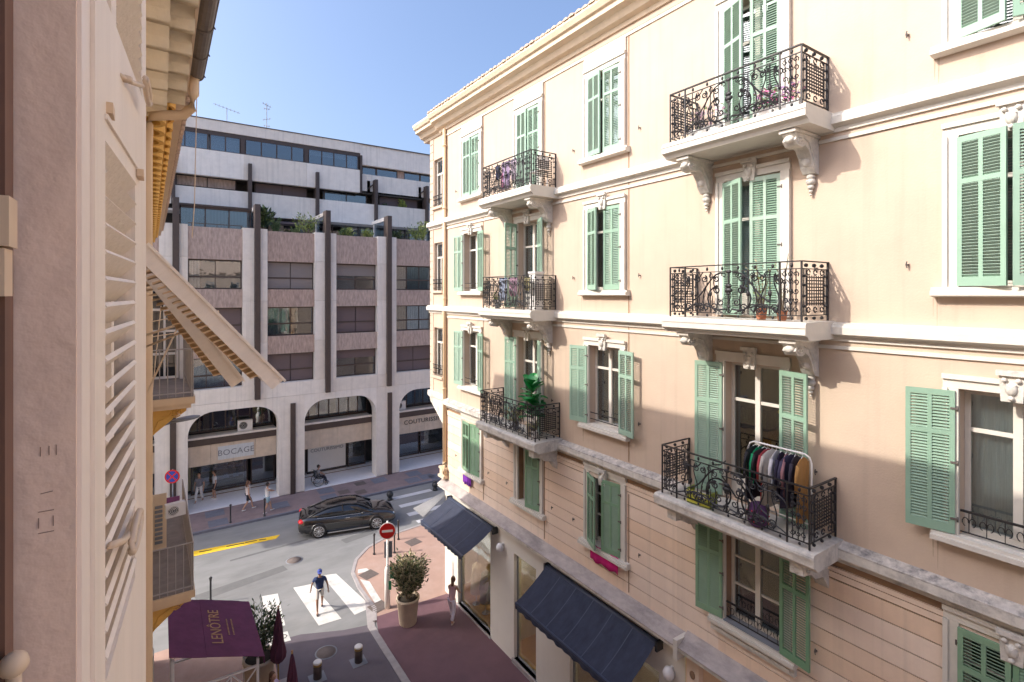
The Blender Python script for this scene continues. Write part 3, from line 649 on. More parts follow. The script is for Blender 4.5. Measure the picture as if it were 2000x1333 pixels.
em = bpy.data.materials.new('lit shop ceiling lamp'); em.use_nodes = True; em.node_tree.nodes['Principled BSDF'].inputs['Emission Color'].default_value = (1, .80, .52, 1); em.node_tree.nodes['Principled BSDF'].inputs['Emission Strength'].default_value = 26
for y in (15.3, 16.3, 17.4, 12.6, 13.4, 10.4, 8.6): part('ceiling_lamp', MB().box(10.0, 10.3, y - .12, y + .12, 4.16, 4.19), em, B)
for a, b, c, d in shh:
    q = MB(); x = XR + .12
    q.box(x, x + .05, a, a + .05, c, d); q.box(x, x + .05, b - .05, b, c, d); q.box(x, x + .05, a, b, d - .05, d); q.box(x, x + .05, a, b, c, c + .05)
    wn = part('shop_window', q, M['grey'], B); part('pane', MB().box(x + .02, x + .025, a, b, c, d), M['pane_shop'], wn, (0, 0, 0))
    part('window_step', MB().box(XR - .06, XR + .12, a - .05, b + .05, 0, c), M['stone_strip'], B)
# next shop (y < 7.2): peach front with white framed door and pilaster
sh = MB(); dh = [(4.6, 5.9, 0, 3.5), (1.0, 3.2, 0, 3.6)]
wall_sheet(sh, XR + .02, (-9, 7.28), (0, 4.35), dh, .25); part('entrance_wall', sh, M['stucco_low'], B)
q = MB(); q.box(XR - .12, XR + .02, 6.85, 7.15, 0, 4.3); part('pilaster', q, M['stucco_low'], B)
q = MB()
for k in range(9): q.ball((XR - .13, 7.0, 3.9 - k * .28), .07, 7, 5, sc=(.5, 1, 1.3))
part('pilaster_carving', q, M['joint'], B)
q = MB(); q.box(XR - .05, XR + .02, 4.45, 4.6, 0, 3.65); q.box(XR - .05, XR + .02, 5.9, 6.05, 0, 3.65); q.box(XR - .05, XR + .02, 4.6, 5.9, 3.5, 3.65); part('door_surround', q, M['white'], B)
q = MB(); q.box(XR + .16, XR + .2, 4.6, 5.9, 0, 3.5); d_ = part('door', q, M['green_low'], B)
part('handle', MB().tube([(XR + .12, 4.75, 1.0), (XR + .12, 4.75, 1.2)], .015), M['brass'], d_, (0, 0, 0))
q = MB(); q.box(XR + .18, XR + .2, 1.0, 3.2, 0, 3.6); part('shop_window', q, M['pane_dark'], B)

# awnings
def awning(name, y0, y1, zr, out, drop, label):
    A = thing(name, label, 'awning', (XR, (y0 + y1) / 2, zr), 0, 'navy shop awnings', world=True)
    part('roller', MB().tube([(XR - .12, y0 - .05, zr), (XR - .12, y1 + .05, zr)], .085, 10), M['navy2'], A)
    for y in (y0 - .07, y1 + .01): part('end_cap', MB().box(XR - .22, XR - .0, y, y + .06, zr - .12, zr + .1), M['black_post'], A)
    q = MB(); n = 10
    for i in range(n):
        t0, t1 = i / n, (i + 1) / n
        s0, s1 = -.05 * math.sin(math.pi * t0), -.05 * math.sin(math.pi * t1)
        q.quad((XR - .16 - (out - .16) * t0, y0, zr + .05 - drop * t0 + s0), (XR - .16 - (out - .16) * t1, y0, zr + .05 - drop * t1 + s1), (XR - .16 - (out - .16) * t1, y1, zr + .05 - drop * t1 + s1), (XR - .16 - (out - .16) * t0, y1, zr + .05 - drop * t0 + s0))
    fab = part('fabric', q, M['navy'], A)
    md = fab.modifiers.new('thickness', 'SOLIDIFY'); md.thickness = .006
    for k in range(1, int((y1 - y0) / .8) + 1):
        yy = y0 + k * (y1 - y0) / (int((y1 - y0) / .8) + 1); q = MB()
        for i in range(n):
            t0, t1 = i / n, (i + 1) / n; f = lambda t: (XR - .16 - (out - .16) * t, zr + .066 - drop * t - .05 * math.sin(math.pi * t))
            (xa, za), (xb, zb2) = f(t0), f(t1); q.quad((xa, yy - .012, za), (xb, yy - .012, zb2), (xb, yy + .012, zb2), (xa, yy + .012, za))
        part('seam', q, M['navy2'], A)
    q = MB(); vs = []; m_ = 60
    for i in range(m_ + 1):
        yy = y0 + (y1 - y0) * i / m_; vs += [(XR - out - .03 + .006 * math.sin(i * 1.3), yy, zr - drop + .02), (XR - out - .03 + .02 * math.sin(i * 1.3), yy, zr - drop - .10 + .012 * math.cos(i * .9))]
    q.add(vs, [(2 * i, 2 * i + 2, 2 * i + 3, 2 * i + 1) for i in range(m_)], 0, True); part('valance', q, M['navy'], A)
    part('front_bar', MB().box(XR - out - .03, XR - out + .03, y0, y1, zr - drop + .01, zr - drop + .07), M['navy2'], A)
    for y in (y0 + .3, y1 - .3):
        part('arm', MB().tube([(XR - .05, y, zr - .12), (XR - out * .55, y + .25, zr - drop * .55 - .12), (XR - out, y, zr - drop)], .022, 6), M['whitemetal'], A)
awning('shop_awning', 14.95, 18.2, 4.0, 1.33, .6, 'navy cloth awning over the corner shop window above the woman in lilac trousers')
awning('shop_awning', 7.95, 12.0, 4.03, 1.25, .72, 'longer navy cloth awning nearest the camera, above the grey shopfront')
# second pale fabric return of the corner awning
q = MB(); n = 8; vs = []
for i in range(n + 1):
    t = i / n; vs += [(XR + .2 + .3 * t, 18.9 + 1.25 * t, 4.0 - .15 * t - .4 * t * t), (XR - 1.1 - .1 * (1 - t), 18.3 + 1.2 * t, 3.5 - .1 * t)]
q.add(vs, [(2 * i, 2 * i + 1, 2 * i + 3, 2 * i + 2) for i in range(n)], 0, True)
A2 = thing('side_awning', 'pale grey cloth awning turning the corner behind the far navy one', 'awning', (XR, 19, 4), world=True)
f_ = part('fabric', q, cloth('pale grey awning cloth', (.20, .20, .21)), A2); md = f_.modifiers.new('t', 'SOLIDIFY'); md.thickness = .008
part('wall_bar', MB().tube([(XR + .2, 18.92, 4.0), (XR + 1.2, 18.92, 4.0)], .04), M['navy2'], A2)
for i, (y, l) in enumerate([(14.55, 'white globe wall lamp under the end of the far navy awning'), (7.62, 'white globe wall lamp under the end of the near navy awning')]):
    A = thing('wall_lamp', l, 'lamp', (XR, y, 3.6), 0, 'white wall lamps on the shopfront', world=True)
    part('bracket', MB().box(XR - .1, XR, y - .03, y + .03, 3.62, 3.68), M['whitemetal'], A)
    part('globe', MB().lathe([(.02, .14), (.09, .10), (.13, 0), (.11, -.1), (.03, -.15)], XR - .14, y, 12, cz=3.58), M['whitemetal'], A)
# shop contents: mannequins, rack
for y, c1, l in [(15.75, 'dark navy coat', 'headless mannequin in a dark coat inside the shop window'), (16.6, 'sage dress', 'headless mannequin in a grey green dress inside the shop window'), (17.3, 'beige coat', 'headless mannequin in a beige coat at the far end of the shop window')]:
    A = thing('mannequin', l, 'mannequin', (10.05, y, .1), random.uniform(-.5, .5), 'mannequins in the corner shop')
    col = {'dark navy coat': (.03, .03, .06), 'sage dress': (.2, .26, .2), 'beige coat': (.6, .5, .38)}[c1]
    part('torso', MB().lathe([(.10, .75), (.19, .95), (.17, 1.1), (.13, 1.2), (.19, 1.38), (.17, 1.5), (.06, 1.56), (.04, 1.62)], 0, 0, 12), cloth(c1, col), A)
    part('skirt', MB().lathe([(.24, .45), (.21, .8), (.18, .97)], 0, 0, 12), cloth(c1, col), A)
    part('stand', MB().lathe([(.16, 0), (.16, .02), (.015, .03), (.015, .75)], 0, 0, 10), M['steel'], A)
    for s in (-1, 1): part('arm', MB().tube([(s * .18, 0, 1.46), (s * .26, .02, 1.2), (s * .24, .08, .95)], .05, 7, r2=.03), cloth(c1, col), A)

# ============================================================ BACK: seventies office block, front plane y = 33
K = thing('office_building', 'pale concrete office building with brown panels, dark fins and a white arched arcade', 'building', (8, 33, 0), world=True)
def kb(name, m, x0, x1, y0, y1, z0, z1, par=None, **kw):
    if par is None: return part(name, MB().box(x0, x1, y0, y1, z0, z1), m, K, **kw)
    return part(name, MB().box(x0, x1, y0, y1, z0, z1), m, par, (0, 0, 0), **kw)
PX = 3.935
bays = [(1.23 + PX * i + (.03 if i == 1 else 0) - (0), 3.88 + PX * i) for i in range(-3, 6)]
bays = [(a, b) for a, b in bays]
# core
kb('core', M['room'], -14, 26, 35.2, 46, 5.6, 15.5); kb('core', M['room'], -14, 26, 37.6, 46, 15.5, 21.9); kb('core', M['room'], -14, 26, 36.9, 46, 0, 5.6)
for z in (6.3, 9.1, 11.85, 14.6): kb('floor_plate', M['room'], -14, 26, 33.7, 35.2, z, z + .25)
# lower beam
for i in range(-3, 6):
    x0, x1 = 1.23 - .55 + PX * i, 1.23 - .55 + PX * (i + 1)
    kb('beam_panel', M['concrete'], x0 + .006, x1 - .006, 33.0, 33.6, 5.95 if True else 0, 6.76)
rows = [(6.76, 8.47), (9.53, 11.24), (12.28, 13.93)]
kinds = {(-1, 0): 'blind', (-1, 1): 'glass', (-1, 2): 'blind', (0, 2): 'glass', (0, 1): 'blind', (0, 0): 'curtain', (1, 2): 'blind', (1, 1): 'curtain', (1, 0): 'blind', (2, 2): 'half', (2, 1): 'blind', (2, 0): 'half', (3, 2): 'curtain', (3, 1): 'curtain', (3, 0): 'blind'}
for i in range(-3, 6):
    a, b = 1.23 + PX * i, 3.88 + PX * i
    if i == 3: b = 15.75
    # cladding
    for z0, z1 in ((8.47, 9.53), (11.24, 12.28), (13.93, 15.70)):
        kb('brown_panel', M['clad'], a - .03, b + .03, 33.12, 33.3, z0, z1)
    # piers
    for p0, p1 in ((b, 4.47 + PX * i), (4.78 + PX * i, 1.23 + PX * (i + 1))):
        n = 0
        for z0, z1 in ((6.765, 9.2), (9.21, 11.6), (11.61, 14.0), (14.01, 15.78)): kb('pier_panel', M['concrete'], p0 + (.0 if p0 == b else 0), p1, 33.0, 33.6, z0, z1)
    # fin
    kb('fin', M['bronze'], 4.47 + PX * i + .01, 4.78 + PX * i - .01, 32.78, 33.5, 5.95, 17.15)
    if i >= -1 and i <= 4:
        # glass screens on the terrace beside each fin
        x = 4.62 + PX * i
        fz = MB(); fz.prism([(33.5, 15.8), (35.8, 15.8), (35.8, 17.0), (33.5, 17.0)], 'x', x - .02, x + .02); sc = part('glass_screen', fz, M['pane_dark'], K)
        q = MB(); q.prism([(33.45, 16.9), (36.0, 16.9), (36.0, 17.12), (33.45, 17.12)], 'x', x - .10, x + .10); q.box(x - .06, x + .06, 35.7, 35.8, 15.8, 16.9); part('screen_frame', q, M['concrete'], sc, (0, 0, 0))
    for r, (z0, z1) in enumerate(rows):
        kd = kinds.get((i, r), 'blind')
        if i < -1 or i > 3: kd = ['curtain', 'blind', 'half'][(i + r) % 3]
        y = 33.42; q = MB()
        q.box(a, b, y, y + .06, z0, z0 + .07); q.box(a, b, y, y + .06, z1 - .07, z1); q.box(a, a + .06, y, y + .06, z0 + .07, z1 - .07); q.box(b - .06, b, y, y + .06, z0 + .07, z1 - .07)
        zm = z0 + .42 * (z1 - z0); q.box(a + .06, b - .06, y - .03, y + .03, zm - .05, zm + .03)
        nv = 3 if (i, r) in ((3, 2), (3, 1), (0, 0)) else 2
        for v in range(1, nv): xx = a + (b - a) * v / nv; q.box(xx - .02, xx + .02, y + .01, y + .05, z0 + .07, z1 - .07)
        wn = part('window', q, M['bronze'], K)
        if kd != 'blind': part('pane', MB().box(a, b, y + .055, y + .06, z0, z1), M['pane_dark'], wn, (0, 0, 0))
        if kd == 'blind': part('blind', MB().box(a + .06, b - .06, y + .01, y + .035, z0 + .07, z1 - .07), M['blind_g'] if (i, r) == (1, 2) else M['blind'], wn, (0, 0, 0))
        if kd == 'half': part('blind', MB().box(a + .06, b - .06, y + .0, y + .03, z1 - (.75 if r == 2 else .55), z1 - .07), M['blind_g'] if r == 2 else M['blind'], wn, (0, 0, 0))
        if kd in ('curtain', 'half'):
            q = MB(); n = 60; vs = []
            xa, xb = (a, b) if kd == 'curtain' and (i, r) != (1, 1) else (a, a + (b - a) * .5)
            for j in range(n + 1):
                xx = xa + (xb - xa) * j / n; yy = y + .22 + .04 * math.sin(j * 1.7) + .02 * math.sin(j * .6); vs += [(xx, yy, z0), (xx, yy, z1)]
            q.add(vs, [(2 * j, 2 * j + 2, 2 * j + 3, 2 * j + 1) for j in range(n)], 0, True); part('curtain', q, M['curtain'], wn, (0, 0, 0))
        if (i, r) == (0, 2):
            q = MB(); vs = []
            for j in range(13): xx = a + .1 + j * .04; vs += [(xx, y + .2 + .03 * math.sin(j * 1.8), z0), (xx, y + .2 + .03 * math.sin(j * 1.8), z1)]
            q.add(vs, [(2 * j, 2 * j + 2, 2 * j + 3, 2 * j + 1) for j in range(12)], 0, True); part('curtain', q, M['curtain'], wn, (0, 0, 0))
# small railing on the brown parapets
q = MB(); q.box(1.25, 3.9, 33.15, 33.19, 15.86, 15.9)
for i in range(5): q.box(1.4 + i * .6, 1.43 + i * .6, 33.15, 33.19, 15.7, 15.86)
part('parapet_rail', q, M['bronze'], K)
# arcade openings with rounded upper corners
arches = [(1.23 - 5.93 * 1, 5.79 - 5.93 * 1), (1.23, 5.79), (7.22, 11.66), (13.24, 17.7), (19.2, 23.7)]
arches[0] = (-4.8, -.25)
zt_, rad = 5.52, 1.25
xs = [-14] + sum([[a, b] for a, b in arches], []) + [26]
for i in range(0, len(xs), 2):
    a, b = xs[i], xs[i + 1]
    pl = MB(); pl.prism([(a, 0), (b, 0), (b, 5.94), (a, 5.94)] if False else [(a, -.01), (b, -.01), (b + .0, 5.94), (a, 5.94)], 'y', 33.0, 33.85); part('arcade_pier', pl, M['concrete'], K)
for a, b in arches:
    q = MB(); q.box(a, b, 33.0, 33.85, zt_, 5.94)
    for s, x in ((1, a), (-1, b)):
        pt = [(x, zt_)] + [(x + s * (rad - rad * math.cos(t)), zt_ - rad + rad * math.sin(t)) for t in [j * math.pi / 16 for j in range(9)]]
        q.prism(pt, 'y', 33.0, 33.85)
    part('arch_head', q, M['concrete'], K)
    # ledge, travertine fascia, mezzanine glazing
    q = MB(); q.box(a, b, 33.86, 34.9, 3.86, 3.93); q.box(a, b, 33.86, 34.2, 3.93, 3.97); part('ledge', q, M['concrete'], K)
    kb('ledge_front', M['bronze'], a, b, 33.84, 34.0, 3.5, 3.86)
    n = 4
    for j in range(n):
        xa, xb = a + (b - a) * j / n, a + (b - a) * (j + 1) / n; kb('fascia_panel', M['concrete_w'], xa + .006, xb - .006, 33.9, 34.1, 2.36, 3.5)
    kb('soffit', M['concrete'], a, b, 34.1, 36.4, 2.5, 2.6)
    kb('mezzanine_floor', M['room'], a, b, 34.1, 36.4, 3.6, 3.86)
    q = MB(); m_ = 7
    for j in range(m_ + 1): xx = a + (b - a) * j / m_; q.box(xx - .03, xx + .03, 34.85, 34.92, 3.97, 5.94)
    q.box(a, b, 34.85, 34.92, 4.0, 4.08); wn = part('mezzanine_window', q, M['bronze'], K)
    part('pane', MB().box(a, b, 34.88, 34.885, 4.0, 5.9), M['pane_dark'], wn, (0, 0, 0))
    for j in range(m_):
        if j in (1, 3, 5, 0):
            xx = a + (b - a) * (j + .5) / m_; q = MB(); vs = []
            for t in range(13): vs += [(xx - .16 + t * .028, 35.1 + .03 * math.sin(t * 2), 3.95), (xx - .16 + t * .028, 35.1 + .03 * math.sin(t * 2), 5.9)]
            q.add(vs, [(2 * t, 2 * t + 2, 2 * t + 3, 2 * t + 1) for t in range(12)], 0, True); part('curtain', q, M['curtain_gold'], wn, (0, 0, 0))
        elif a > 6:
            part('curtain', MB().box(a + (b - a) * j / m_ + .05, a + (b - a) * (j + 1) / m_ - .05, 35.2, 35.22, 3.95, 5.9), M['curtain'], wn, (0, 0, 0))
for x in (6.55, 12.56, -.95): kb('lower_fin', M['bronze'], x - .14, x + .14, 32.9, 33.02, 0.1, 5.5)
kb('lower_fin', M['bronze'], .42, .70, 32.9, 33.02, .1, 5.5)
# upper terraces
kb('terrace_floor', M['concrete'], -14, 26, 33.6, 37.6, 15.45, 15.6)
kb('recessed_wall', M['room'], 4.5, 26, 37.4, 37.5, 15.6, 16.9)
q = MB()
for i in range(24): x = 4.6 + i * .9; q.box(x, x + .06, 37.3, 37.36, 15.6, 16.9)
part('terrace_glazing', q, M['bronze'], K, kind='stuff'); kb('pane', M['pane_dark'], 4.6, 26, 37.36, 37.37, 15.6, 16.9)
kb('terrace_door', M['concrete_w'], 5.9, 6.8, 37.2, 37.28, 15.6, 16.6); kb('terrace_awning', M['blind'], 5.0, 7.9, 36.0, 37.2, 16.55, 16.68)
# glazed box on bay 0
q = MB()
for x in (.9, 2.1, 3.3, 4.42): q.box(x, x + .06, 34.4, 34.46, 15.6, 16.95)
q.box(.9, 4.5, 34.4, 34.46, 16.86, 17.02); q.box(.9, 4.5, 34.4, 34.46, 15.6, 15.75); wb = part('window', q, M['bronze'], K)
part('pane', MB().box(.9, 4.48, 34.44, 34.445, 15.7, 16.9), M['pane_dark'], wb, (0, 0, 0))
for x in (.96, 2.16, 3.36):
    q = MB(); vs = []
    for j in range(21): vs += [(x + j * .056, 34.58 + .03 * math.sin(j * 2.1), 15.6), (x + j * .056, 34.58 + .03 * math.sin(j * 2.1), 16.95)]
    q.add(vs, [(2 * j, 2 * j + 2, 2 * j + 3, 2 * j + 1) for j in range(20)], 0, True); part('curtain', q, M['curtain'], wb, (0, 0, 0))
kb('roof_slab', M['bronze'], .8, 4.56, 34.3, 36.1, 17.0, 17.1)
# F5 parapets between upper fins, deep balconies
ux = [.62 - PX, .62, 4.62, 8.66, 12.66, 16.58, 20.5]
for j, (a, b) in enumerate(zip(ux, ux[1:])):
    kb('terrace_parapet', M['concrete'], a + .1, b - .1, 36.0, 36.25, 17.28 if b < 5 else 16.9, 18.36)
    kb('fin', M['bronze'], b - .1, b + .1, 35.75, 36.5, 17.3 if j else 17.3, 20.1)
    q = MB(); q.box(b - .5, b - .28, 36.3, 36.42, 19.2, 20.05); q.prism([(b - .5, 19.4), (b - .1, 19.75), (b - .1, 19.85), (b - .5, 19.5)], 'y', 36.2, 36.28); part('drain_box', q, M['bronze'], K)
kb('terrace_floor', M['concrete'], -14, 26, 36.1, 38.2, 16.9, 17.0)
kb('upper_back_wall', M['clad'], -14, 26, 38.0, 38.2, 17.0, 19.4)
for j, (a, b, m) in enumerate([(.75, 3.95, 'blind'), (5.0, 8.2, 'blind'), (9.3, 12.3, 'pane_dark'), (13.2, 16.2, 'blind'), (17, 20, 'pane_dark')]):
    q = MB(); y = 36.75
    q.box(a, b, y, y + .06, 18.9 + .25, 19.32); 
    for x in (a, (a + b) / 2, b - .06): q.box(x, x + .06, y, y + .06, 17.1, 19.2)
    wn = part('window', q, M['bronze'], K)
    if m == 'pane_dark':
        part('pane', MB().box(a, b, y + .03, y + .035, 17.1, 19.2), M[m], wn, (0, 0, 0)); part('curtain', MB().box(a, a + 1.2, y + .3, y + .32, 17.1, 19.2), M['curtain'], wn, (0, 0, 0))
    else: part('blind', MB().box(a, b, y + .02, y + .05, 18.55 if j == 0 else 17.1, 19.2), M['blind'] if j else M['clad'], wn, (0, 0, 0))
# concrete bands of the top storeys
for a, b in zip([-14, .7, 4.3, 8.0, 11.55], [.7, 4.3, 8.0, 11.55, 11.56]):
    if b - a > .1: kb('concrete_band', M['concrete'], a + .004, b - .004, 36.0, 36.3, 19.1, 20.66)
for a, b in ((11.7, 16.0), (16.0, 26)): kb('concrete_band', M['concrete'], a + .004, b - .004, 36.3, 36.6, 19.2, 20.5)
kb('band_return', M['bronze'], 11.56, 11.7, 35.95, 36.6, 19.1, 21.7)
kb('upper_floor', M['room'], -14, 26, 36.3, 37.6, 19.1, 19.3)
# window strip
q = MB(); y = 36.1
q.box(-6, 11.6, y, y + .08, 21.62, 21.86); q.box(-6, 11.6, y, y + .08, 20.66, 20.72)
xs_ = [-3.5, -2.3, -1.1, -.2, .55, 1.2, 2.36, 2.5, 3.3, 4.1, 4.4, 5.3, 6.2, 7.1, 7.85, 8.15, 9.0, 9.8, 10.65, 11.45]
for x in xs_: q.box(x - .03, x + .03, y, y + .08, 20.72, 21.62)
q.box(4.1, 4.4, y, y + .07, 20.72, 21.62); q.box(7.85, 8.15, y, y + .07, 20.72, 21.62)
wn = part('strip_window', q, M['bronze'], K)
for a, b in zip(xs_, xs_[1:]):
    if b - a > .4: part('pane', MB().box(a + .03, b - .03, y + .04, y + .045, 20.72, 21.62), M['pane_dark'], wn, (0, 0, 0))
kb('blind', M['curtain'], .6, 4.1, 36.5, 36.52, 20.7, 21.6, wn); kb('blind', M['curtain'], 8.2, 11.4, 36.5, 36.52, 21.35, 21.6, wn); kb('blind', M['curtain'], 10.65, 11.4, 36.45, 36.46, 20.7, 21.6, wn)
q = MB(); 
for a, b in ((11.85, 12.9), (12.9, 14.5), (15.0, 16.3), (16.3, 18)): q.box(a, a + .06, 36.5, 36.56, 20.5, 21.1); q.box(b - .06, b, 36.5, 36.56, 20.5, 21.1); q.box(a, b, 36.5, 36.56, 21.04, 21.1)
wn = part('strip_window', q, M['bronze'], K); part('pane', MB().box(11.8, 18, 36.53, 36.535, 20.5, 21.1), M['pane_dark'], wn, (0, 0, 0))
kb('pier_panel', M['clad'], 14.5, 15.0, 36.5, 36.6, 20.5, 21.1)
kb('ribbon_parapet', M['concrete'], -14, 11.6, 36.05, 36.4, 21.87, 22.5); kb('ribbon_parapet', M['concrete'], 11.6, 26, 36.1, 36.4, 21.1, 22.5)
kb('coping', M['bronze'], -14, 26, 36.02, 36.45, 22.5, 22.56); kb('flat_roof', M['concrete'], -14, 26, 36.4, 46, 21.9, 22.3)
# shop glazing under the arcade
for (a, b), segs in zip(arches[:5], [[(0, 1, 'd')], [(0, .66, 's'), (.70, 1, 'b')], [(.0, .10, 'd'), (.12, .70, 'w'), (.72, 1, 's')], [(0, .18, 'd'), (.2, .55, 'b'), (.57, 1, 's')], [(0, 1, 'd')]]):
    for s0, s1, kd in segs:
        xa, xb = a + (b - a) * s0, a + (b - a) * s1; y = 35.9
        xa += .25 * (a > 0); xb += .25 * (a > 0)
        q = MB(); q.box(xa, xa + .06, y, y + .08, .13, 2.5); q.box(xb - .06, xb, y, y + .08, .13, 2.5); q.box(xa, xb, y, y + .08, 2.42, 2.5); q.box(xa, xb, y, y + .08, .13, .22)
        wn = part('shop_window', q, M['bronze'], K)
        part('pane', MB().box(xa, xb, y + .04, y + .045, .13, 2.5), M['pane_dark'], wn, (0, 0, 0))
        if kd == 'w':
            part('white_poster', MB().box(xa + .06, xb - .06, y - .01, y + .02, .3, 2.45), M['signwhite'], wn, (0, 0, 0))
            lt = text('lettering', 'COUTURISSIMO', .30, M['grey'], wn, Matrix.Translation(((xa + xb) / 2, y - .02, 1.62)) @ Matrix.Rotation(R(90), 4, 'X')); lt.location = (0, 0, 0)
        if kd == 'b': part('shutter', MB().box(xa, xb, y + .1, y + .14, .13, 2.5), M['blind'], wn, (0, 0, 0))
        if kd == 's':
            rnd = random.Random(int(a * 10)); q = MB()
            part('display_shelf', MB().box(xa + .2, xb - .2, 36.3, 36.7, 1.3, 1.35), M['curtain'], wn, (0, 0, 0)); part('display_shelf', MB().box(xa + .2, xb - .2, 36.3, 36.7, .6, .7), M['curtain_gold'], wn, (0, 0, 0))
            for t in range(26):
                x = xa + .3 + rnd.random() * (xb - xa - .6); z = rnd.choice([.7, 1.35]); q.box(x, x + .12, 36.3, 36.45, z, z + .1 + rnd.random() * .2)
            part('displayed_goods', q, M['white'], wn, (0, 0, 0), kind='stuff')
kb('shop_back', M['room_warm'], 1.3, 4.4, 36.85, 36.9, .13, 2.5)
# signs
sg = thing('shop_sign', 'white sign board with thin grey letters BOCAGE on the beige fascia', 'sign', (3.6, 33.85, 2.9), world=True)
part('board', MB().box(2.72, 4.56, 33.86, 33.9, 2.55, 3.30), M['curtain'], sg)
text('lettering', 'BOCAGE', .46, M['grey'], sg, Matrix.Translation((3.64, 33.85, 2.92)) @ Matrix.Rotation(R(90), 4, 'X'), .006, space_character=1.05)
sg = thing('shop_lettering', 'dark letters COUTURISSIMO on the fascia of the arcade bay at the far right', 'sign', (15.4, 33.85, 3), world=True)
text('lettering', 'COUTURISSIMO', .42, M['black_post'], sg, Matrix.Translation((15.55, 33.88, 3.1)) @ Matrix.Rotation(R(90), 4, 'X'), .01, space_character=1.1)
# air conditioners
def aircon(loc, rz, label, s=1.0, g='white air conditioning units'):
    A = thing('air_conditioner', label, 'air conditioner', loc, rz, g)
    part('casing', MB().box(-.39 * s, .39 * s, 0, .3 * s, 0, .6 * s), M['whitemetal'], A)
    q = MB(); q.tube([(-.1 * s, -.005, .3 * s), (-.1 * s, .02, .3 * s)], .22 * s, 16); fan = part('fan', q, M['black_post'], A)
    q = MB()
    for r in (.06, .12, .18, .22): q.tube([(-.1 * s + r * s * math.cos(t), -.012, .3 * s + r * s * math.sin(t)) for t in [j * math.pi / 8 for j in range(16)]], .006, 4, closed=True)
    part('grille', q, M['whitemetal'], A)
aircon((4.15, 34.2, 3.97), 0, 'white air conditioner on the ledge above the letters BOCAGE')
aircon((13.8, 34.2, 3.97), 0, 'white air conditioner on the ledge at the left end of the far right arch')
# antennas
def antenna(x, y, h, arms, label):
    A = thing('tv_antenna', label, 'antenna', (x, y, 22.5), 0, 'roof antennas')
    part('mast', MB().tube([(0, 0, -.3), (0, 0, h)], .022, 5), M['grey'], A)
    for z, L, n, tilt in arms:
        q = MB(); q.tube([(-L / 2, 0, z + tilt), (L / 2, 0, z - tilt)], .014, 4)
        for i in range(n): t = -L / 2 + L * (i + .5) / n; q.tube([(t, -.22, z - tilt * 2 * t / L), (t, .22, z - tilt * 2 * t / L)], .009, 4); q.tube([(t, 0, z - tilt * 2 * t / L - .07), (t, 0, z - tilt * 2 * t / L + .07)], .009, 4)
        part('aerial', q, M['grey'], A)
antenna(3.55, 38, 1.5, [(1.45, 1.5, 7, .17)], 'low television antenna with one tilted aerial on the office roof')
antenna(5.9, 38, 2.3, [(2.15, .55, 4, .1), (1.9, .4, 3, 0), (1.2, .5, 3, -.08), (.75, .4, 3, 0)], 'tall roof antenna mast with several small aerials')

E_ = thing('distant_house', 'cream house closing the street, seen only as a reflection in the office windows', 'building', (5, -34, 0), world=True)
part('wall', MB().box(-22, 34, -44, -34, 0, 15.5), M['stucco_low'], E_); part('roof', MB().prism([(-44.3, 15.5), (-33.6, 15.5), (-39, 18)], 'x', -22.3, 34.3), M['tile'], E_)
wm = MB().box(-.55, .55, 0, .08, 0, 1.9).mesh('window', M['pane_dark']); wf = MB().box(-.7, .7, -.02, .03, -.12, 2.05).mesh('frame', M['white'])
for i in range(14):
    for z in (5.2, 8.6, 12.0): w_ = link('window', wf, E_, Vector((-19 + i * 3.7, -33.98, z)) - Vector(E_['world'])); link('pane', wm, w_, (0, 0, 0))

